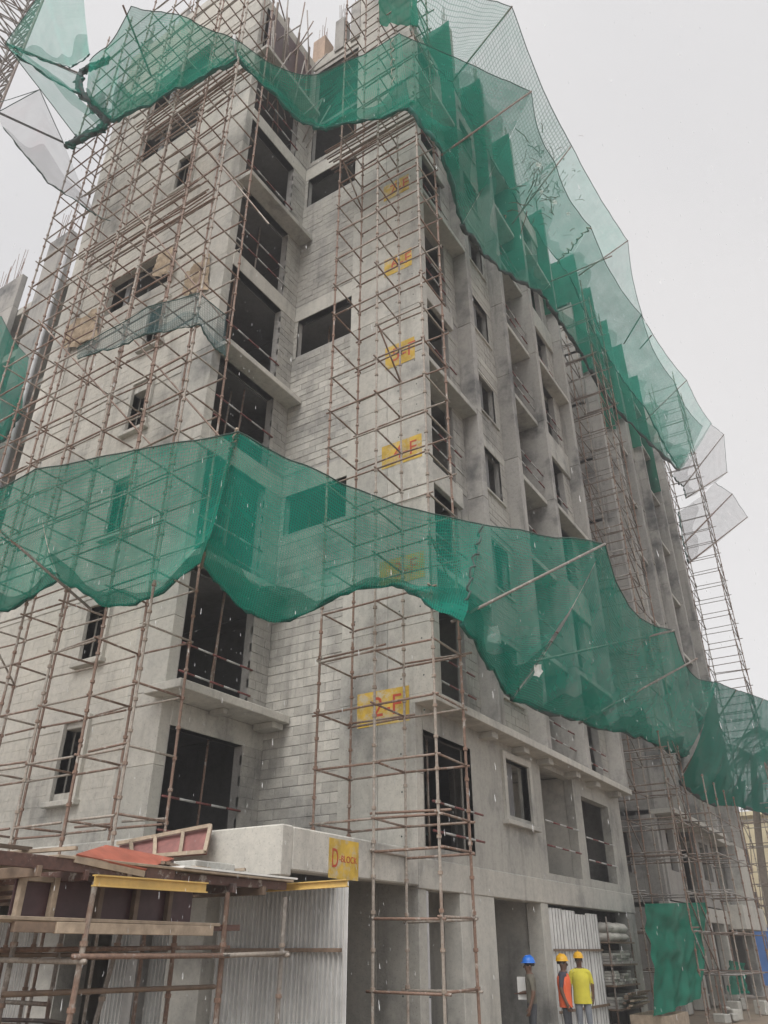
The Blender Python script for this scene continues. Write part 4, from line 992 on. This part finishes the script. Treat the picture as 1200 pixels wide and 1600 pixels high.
hoarding('narrow corrugated metal hoarding between the porch columns, behind the staging', (-12.1, 10.3, 0), 0, 2, 2.3)
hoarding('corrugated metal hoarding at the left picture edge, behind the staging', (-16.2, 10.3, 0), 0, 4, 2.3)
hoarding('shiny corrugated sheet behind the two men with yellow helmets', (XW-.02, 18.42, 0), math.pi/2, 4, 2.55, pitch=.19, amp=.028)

# ------------------------------------------------------------------ people
def person(loc, face, label, h, m_top, m_tr, m_helm, arms, vest=None, board_=False, legs=((0, 0), (0, 0))):
    s = h/1.70; root = thing('person', loc, label, 'person')
    V = {}; E_ = []; Rr = {}
    def v(n, p, r, par=None):
        V[n] = Vector(p)*s; Rr[n] = (r[0]*s, r[1]*s) if isinstance(r, tuple) else (r*s, r*s)
        if par: E_.append((par, n))
    v('pel', (0, 0, .92), (.155, .11)); v('waist', (0, 0, 1.06), (.14, .10), 'pel'); v('chest', (0, .01, 1.25), (.165, .115), 'waist'); v('shc', (0, 0, 1.385), (.13, .09), 'chest')
    v('neck', (0, -.005, 1.455), .055, 'shc'); v('jaw', (0, -.022, 1.52), (.062, .075), 'neck'); v('face', (0, -.012, 1.60), (.075, .092), 'jaw'); v('crown', (0, .0, 1.665), (.066, .08), 'face')
    for sd, (el, ha), lg in ((-1, arms[0], legs[0]), (1, arms[1], legs[1])):
        n = 'LR'[sd > 0]
        v('sh'+n, (sd*.185, 0, 1.37), .062, 'shc'); v('el'+n, (sd*el[0], el[1], el[2]), .044, 'sh'+n); v('wr'+n, (sd*ha[0], ha[1], ha[2]), .031, 'el'+n)
        d = (V['wr'+n]-V['el'+n]).normalized(); pm = V['wr'+n]/s + d*.07; v('pa'+n, pm, (.038, .022), 'wr'+n)
        for q, off in enumerate((-.028, -.01, .01, .027)):
            f1 = pm+d*.055+Vector((0, off, 0)); f2 = f1+(d+Vector((-sd*.45, 0, 0))).normalized()*(.045-.004*abs(q-1.4))
            v('f%d%s' % (q, n), f1, .0095, 'pa'+n); v('g%d%s' % (q, n), f2, .008, 'f%d%s' % (q, n))
        t1 = V['wr'+n]/s+d*.045+Vector((0, -.045, 0)); v('th'+n, t1, .0105, 'wr'+n); v('ti'+n, t1+d*.04+Vector((-sd*.015, -.008, 0)), .0085, 'th'+n)
        v('hip'+n, (sd*.09, 0, .86), .092, 'pel'); v('kn'+n, (sd*.10+lg[0]*.5, -.015+lg[1]*.5, .48), .062, 'hip'+n); v('an'+n, (sd*.105+lg[0], .02+lg[1], .10), .042, 'kn'+n); v('he'+n, (sd*.108+lg[0], .0+lg[1], .045), .043, 'an'+n); v('to'+n, (sd*.125+lg[0], -.15+lg[1], .035), (.045, .032), 'he'+n)
    names = list(V); ix = {n: i for i, n in enumerate(names)}
    me = bpy.data.meshes.new('body'); me.from_pydata([V[n] for n in names], [(ix[a], ix[b]) for a, b in E_], [])
    tmp = bpy.data.objects.new('tmp', me); COL.objects.link(tmp)
    md = tmp.modifiers.new('s', 'SKIN'); md.use_smooth_shade = True
    lay = me.skin_vertices[0].data
    for n in names: lay[ix[n]].radius = Rr[n]; lay[ix[n]].use_root = (n == 'pel')
    sub = tmp.modifiers.new('u', 'SUBSURF'); sub.levels = 2; sub.render_levels = 2
    bm_ = bpy.data.meshes.new_from_object(tmp.evaluated_get(bpy.context.evaluated_depsgraph_get()))
    bpy.data.objects.remove(tmp)
    bm_.materials.clear()
    for m in (M['skin'], m_top, m_tr, M['hair']): bm_.materials.append(m)
    for p in bm_.polygons:
        c = p.center/s; mi = 1
        if c.z < .09: mi = 3
        elif c.z < .94 and abs(c.x) < .27 and not (abs(c.x) > .2 and c.z > .6): mi = 2
        elif c.z > 1.44: mi = 0
        elif abs(c.x) > .205 and c.z < 1.16: mi = 0
        p.material_index = mi; p.use_smooth = True
    body = link('body', bm_, root)
    root.rotation_euler = (0, 0, face)
    def sub_(mb, n, m, smooth=True):
        o = link(n, mb.mesh(n, [m], smooth=smooth), body if n in ('nose', 'ear', 'eye', 'hair', 'mouth') else root); return o
    def ell(c, r, n=10, z0=-1.0, z1=1.0):
        mb = MB(); k = 7
        for i in range(k+1):
            zz = z0+(z1-z0)*i/k; rr = math.sqrt(max(0.0, 1-zz*zz))
            for j in range(n):
                w_ = 2*math.pi*j/n; mb.v.append(((c[0]+r[0]*rr*math.cos(w_))*s, (c[1]+r[1]*rr*math.sin(w_))*s, (c[2]+r[2]*zz)*s))
        for i in range(k):
            for j in range(n): mb.f.append((i*n+j, i*n+(j+1) % n, (i+1)*n+(j+1) % n, (i+1)*n+j)); mb.m.append(0)
        return mb
    sub_(ell((0, .012, 1.615), (.083, .104, .085), 12, -.45, .6), 'hair', M['hair'])
    hm = ell((0, .0, 1.645), (.108, .13, .12), 16, 0, 1)
    n0 = len(hm.v)
    for j in range(16):
        w_ = 2*math.pi*j/16; br = 1.10+(.28 if math.sin(w_) < -.5 else 0)
        hm.v += [((.108*math.cos(w_))*s, (.13*math.sin(w_))*s, 1.648*s), ((.108*1.08*math.cos(w_))*s, (.13*br*math.sin(w_))*s, 1.632*s)]
    for j in range(16): a, b = n0+2*j, n0+2*((j+1) % 16); hm.f.append((a, a+1, b+1, b)); hm.m.append(0)
    hm.tube([(0, -.12*s, 1.69*s), (0, -.06*s, 1.755*s), (0, .03*s, 1.77*s), (0, .11*s, 1.71*s)], .012*s, 5)
    sub_(hm, 'helmet', m_helm)
    sub_(ell((0, -.105, 1.565), (.013, .018, .024)), 'nose', M['skin'])
    for sd in (-1, 1):
        sub_(ell((sd*.076, .01, 1.57), (.01, .02, .03)), 'ear', M['skin']); sub_(ell((sd*.03, -.092, 1.59), (.012, .007, .007)), 'eye', M['hair'])
    sub_(ell((0, -.092, 1.527), (.024, .006, .006)), 'mouth', M['red_p'])
    if vest:
        mb = MB(); rings = ((.80, .19, .135), (.95, .182, .135), (1.08, .172, .13), (1.22, .19, .142), (1.33, .192, .135), (1.405, .13, .10)); n = 18
        for z, rx, ry in rings:
            for j in range(n):
                w_ = 2*math.pi*j/n; wob = 1+.06*mnoise.noise(Vector((math.cos(w_)*2, math.sin(w_)*2, z*7+loc[1]))); mb.v.append((rx*wob*math.cos(w_)*s, (ry*wob*math.sin(w_)+.005)*s, z*s))
        for i in range(len(rings)-1):
            for j in range(n): mb.f.append((i*n+j, i*n+(j+1) % n, (i+1)*n+(j+1) % n, (i+1)*n+j)); mb.m.append(0)
        sub_(mb, 'vest', vest)
    if board_:
        o = build(MB().box(-.36*s, -.34*s, -.24*s, -.02*s, .98*s, 1.38*s), 'tmpb', M['paper']); o.name = 'document_board'
        o.location = Matrix.Translation(loc) @ Matrix.Rotation(face, 4, 'Z') @ o.location; o.rotation_euler = (0, 0, face)
        tag(o, 'white board held upright by the man in the blue helmet', 'board')
    return root
dn = ((.235, .03, 1.12), (.25, -.06, .88))
GZ = 0.0
p = ax(822, 1493, -6.85)
person((p.x, p.y+.1, GZ), math.radians(-62), 'man in blue helmet and dark grey clothes standing in the doorway', 1.60, M['olive'], M['dark_tr'], M['blue_h'], (((.23, .02, 1.12), (.30, -.14, 1.10)), dn), board_=True)
p = ax(877, 1492, -6.7)
person((p.x, p.y, GZ), math.radians(100), 'man in yellow helmet and orange vest, nearer of the two by the corrugated sheet', 1.62, M['navy'], M['dark_tr'], M['yel_h'], (dn, ((.23, .05, 1.12), (.24, -.02, .87))), vest=M['vest_o'])
p = ax(896, 1488, -6.65)
person((p.x, p.y+.25, GZ), math.radians(25), 'man in yellow helmet and yellow vest beside the man in orange', 1.67, M['vest_y'], M['jean'], M['yel_h'], (dn, ((.24, .04, 1.12), (.22, .08, .9))), vest=M['vest_y'])

# ------------------------------------------------------------------ stored material in the last ground-floor bay
rk = thing('storage_rack', (-7.5, 22.9, 0), 'tube rack stacked with material in the bay right of the corrugated sheet', 'rack')
for x in (-7.2, -8.0):
    for y in (22.0, 23.9): place_bar(led_mesh('rack_post', .025, 'pole_d'), 'post', (x, y, 0), (x, y, 2.5), rk)
for z in (.45, .95, 1.4, 1.9):
    o = build(MB().box(-8.05, -7.12, 21.95, 23.95, z, z+.04), 'shelf', M['timber_d'], rk)
for si, z in enumerate((.49, .99, 1.44)):
    for i in range(5):
        y = 22.05+i*.36; hh = R.uniform(.15, .38)
        stk = thing('paver_stack', (-7.35, y, z), 'grey paver stack on the %s shelf of the rack, %s from its left' % (('lowest', 'second', 'third')[si], ORD[i]), 'pavers', 'paver stacks on the rack')
        for k in range(int(hh/.06)): build(MB().box(-7.62+R.uniform(-.02, .02), -7.16+R.uniform(-.03, .03), y, y+.3+R.uniform(-.02, .02), z+k*.062, z+k*.062+.055), 'paver', M['conc' if R.random() < .5 else 'conc_d'], stk, bev=.005)
for i in range(6):
    mb = MB(); y = 22.0+(i % 3)*.62; z = 1.94+(i//3)*.2
    for a in range(7):
        for b in range(9):
            u, w_ = math.pi*a/6, 2*math.pi*b/9
            mb.v.append((-7.5+.36*math.sin(u)*math.cos(w_)*(1+.1*R.random()), y+.3+.32*math.cos(u), z+.11+.13*math.sin(u)*math.sin(w_)*(1+.25*R.random())))
    for a in range(6):
        for b in range(9): mb.f.append((a*9+b, a*9+(b+1) % 9, (a+1)*9+(b+1) % 9, (a+1)*9+b)); mb.m.append(0)
    tag(build(mb, 'cement_bag', M['bag'], smooth=True), 'pale sack on the top shelf of the rack, %s layer, %s from left' % (('lower', 'upper')[i//3], ORD[i % 3]), 'sack', 'sacks on the rack')
for i in range(7):
    a = Vector((-7.0+R.uniform(-.15, .1), 22.4, .5+.05*i)); o = build(MB().bar(a, a+Vector((R.uniform(-.1, .1), 1.5, R.uniform(-.03, .05))), .1, .04), 'timber_plank', M['timber' if i % 2 else 'timber_d'])
    tag(o, 'timber plank on the low shelf of the rack, %s from the bottom' % ORD[i], 'plank', 'planks on the rack')
bx = thing('mortar_box', (-6.3, 22.2, 0), 'shallow brown plywood box standing before the storage rack', 'box')
for b in ((-6.75, -5.85, 21.5, 21.54), (-6.75, -5.85, 23.3, 23.34), (-6.75, -6.71, 21.54, 23.3), (-5.89, -5.85, 21.54, 23.3)): build(MB().box(*b, 0, .42), 'side', M['timber'], bx)
build(MB().box(-6.71, -5.89, 21.54, 23.3, .30, .36), 'fill', M['mud'], bx)
LBY = [R.uniform(25, 34) for i in range(9)]
for i in range(9):
    x, y = R.uniform(-6.6, -5.4), LBY[i]; sx, sz = R.uniform(.15, .35), R.uniform(.15, .4)
    o = build(MB().box(x, x+sx, y, y+.4, 0, sz), 'concrete_cube', M['conc'], bev=.02); o.rotation_euler.z = R.uniform(0, 1.5); tag(o, 'loose concrete block on the mud by the low scaffold, %s nearest' % ORD[sorted(LBY).index(y)], 'block', 'loose blocks on the ground')
for i in range(5):
    a = Vector((-6.3+.2*i, 16.0+R.uniform(-.3, .3), .05)); o = build(MB().bar(a, a+Vector((R.uniform(-.2, .2), 2.0, .05)), .12, .05), 'timber_plank', M['timber_d']); tag(o, 'wet plank lying on the ground by the doorway, %s from the wall' % ORD[i], 'plank', 'planks by the doorway')

# ------------------------------------------------------------------ background at the far right
cb = thing('cream_building', (-4, 76, 0), 'cream plastered building far behind at the right edge', 'building')
wo = [(x, x+1.3, z, z+1.4) for x in (-15.5, -12.6, -9.8, -7.0, -4.2, -1.4) for z in (1.2, 4.3, 7.4)]
wall_y('wall', 72, .3, -17, 12, 0, 11.2, wo, M['cream'], cb)
build(MB().box(-17, 12, 72.31, 84, 0, 11.1), 'body', M['cream'], cb)
for o in wo:
    wv = build(MB().box(o[0], o[1], 72.16, 72.2, o[2], o[3]), 'window', M['glass'], cb); build(MB().box(o[0]-.1, o[1]+.1, 71.85, 72.15, o[2]-.12, o[2]-.01), 'sill', M['cream'], wv)
build(MB().box(-17.3, 12.3, 71.6, 84.3, 11.2, 11.5), 'roof', M['cream'], cb)
scF, limF = scaffold('scaffold', 'thin scaffold in front of the far cream building', [-15+1.9*i for i in range(7)], [69.5, 71], [1.5+1.8*i for i in range(6)], 12, m='pole_far', r=.03); limF.done()
bh = thing('blue_hoarding', (-8, 55, 0), 'blue sheet-metal hoarding beyond the last block', 'hoarding')
for i in range(8): build(MB().box(-12.5+i*1.5, -11.03+i*1.5, 55-.02*(i % 2), 55.03-.02*(i % 2), 0, 2.9), 'sheet', M['blue_s'], bh)
o = build(MB().box(-8.75, -7.6, 54.93, 54.96, .9, 1.75), 'notice_board', M['yellow']); tag(o, 'small yellow board on the blue hoarding', 'sign')
def palm(x, y, h, lean, label):
    root = thing('palm_tree', (x, y, 0), label, 'tree', 'palm trees behind the far net')
    top = Vector((x+lean, y, h)); pts = [Vector((x, y, 0)).lerp(top, t)+Vector((-.35*math.sin(math.pi*t), 0, 0)) for t in [i/10 for i in range(11)]]
    build(MB().tube(pts, [.30-.012*i+(.02 if i % 2 else 0) for i in range(11)], 9), 'trunk', M['bark'], root, smooth=True)
    cr = MB()
    for i in range(20):
        az_ = 2*math.pi*i/20+R.uniform(-.15, .15); ln = R.uniform(2.6, 3.6); el = R.uniform(-.2, 1.2)
        d = Vector((math.cos(az_), math.sin(az_), 0)); sidev = Vector((-d.y, d.x, 0)); sp = []
        for k in range(13): t = k/12; sp.append(top+d*ln*t*math.cos(el*.6)+Vector((0, 0, ln*(math.sin(el)*t-(.55+.35*math.cos(el))*t*t))))
        cr.tube(sp, .02, 4)
        for k in range(1, 13):
            w_ = .62*math.sin(math.pi*min(1, (k+1)/13))**.6+.1
            for sg in (-1, 1):
                for off in (0, .5):
                    if k == 12 and off: continue
                    p0 = sp[k].lerp(sp[min(12, k+1)], off); tip_ = p0+sidev*sg*w_+d*.25+Vector((0, 0, -.28-R.random()*.15)); dd = d*.035
                    n = len(cr.v); cr.v += [tuple(p0-dd), tuple(p0+dd), tuple(tip_)]; cr.f.append((n, n+1, n+2)); cr.m.append(0)
    build(cr, 'crown', M['leaf'], root)
palm(-9.0, 60, 13.4, 1.2, 'palm tree with a leaning trunk before the cream building')
palm(-7.6, 64, 15.5, 1.0, 'taller palm tree at the very right edge')
palm(-4.0, 66, 11.5, -.6, 'palm tree standing between the taller ones, lower crown')

# ------------------------------------------------------------------ rain haze
hz = MB().box(-110, 60, -12, 130, -1.2, 66)
o = build(hz, 'haze', M['mud']); o.data.materials.clear()
hm_ = bpy.data.materials.new('haze'); hm_.use_nodes = True; nt = hm_.node_tree; nt.nodes.remove(nt.nodes['Principled BSDF'])
pv = nt.nodes.new('ShaderNodeVolumePrincipled'); pv.inputs['Color'].default_value = (0.93, 0.92, 0.94, 1); pv.inputs['Density'].default_value = 0.0021
nt.links.new(pv.outputs[0], nt.nodes['Material Output'].inputs['Volume']); o.data.materials.append(hm_); o['kind'] = 'stuff'; o['label'] = 'thin rain haze in the air round the site'

# ------------------------------------------------------------------ rain drops falling through the air before the tower
rn = MB(); RR = random.Random(21)
for i in range(3000):
    p = Vector((RR.uniform(-3.8, 1.8), RR.uniform(.7, 5.0), RR.uniform(.8, 6.0)))
    l = RR.uniform(.004, .010); r = RR.uniform(.0006, .0011)
    t = Vector((RR.uniform(.02, .10), .03, -1)).normalized()
    rn.tube([p-t*l, p-t*l*.3, p+t*l*.6, p+t*l], [r*.25, r*.7, r, r*.4], 5)
wm, nt, pr = mat('rain_water'); pr.inputs['Base Color'].default_value = (.9, .92, .94, 1); pr.inputs['Roughness'].default_value = .1; pr.inputs['Alpha'].default_value = .33
o = build(rn, 'rain', wm, smooth=True, kind='stuff'); o['label'] = 'falling rain drops in the air before the tower'; o['category'] = 'rain'
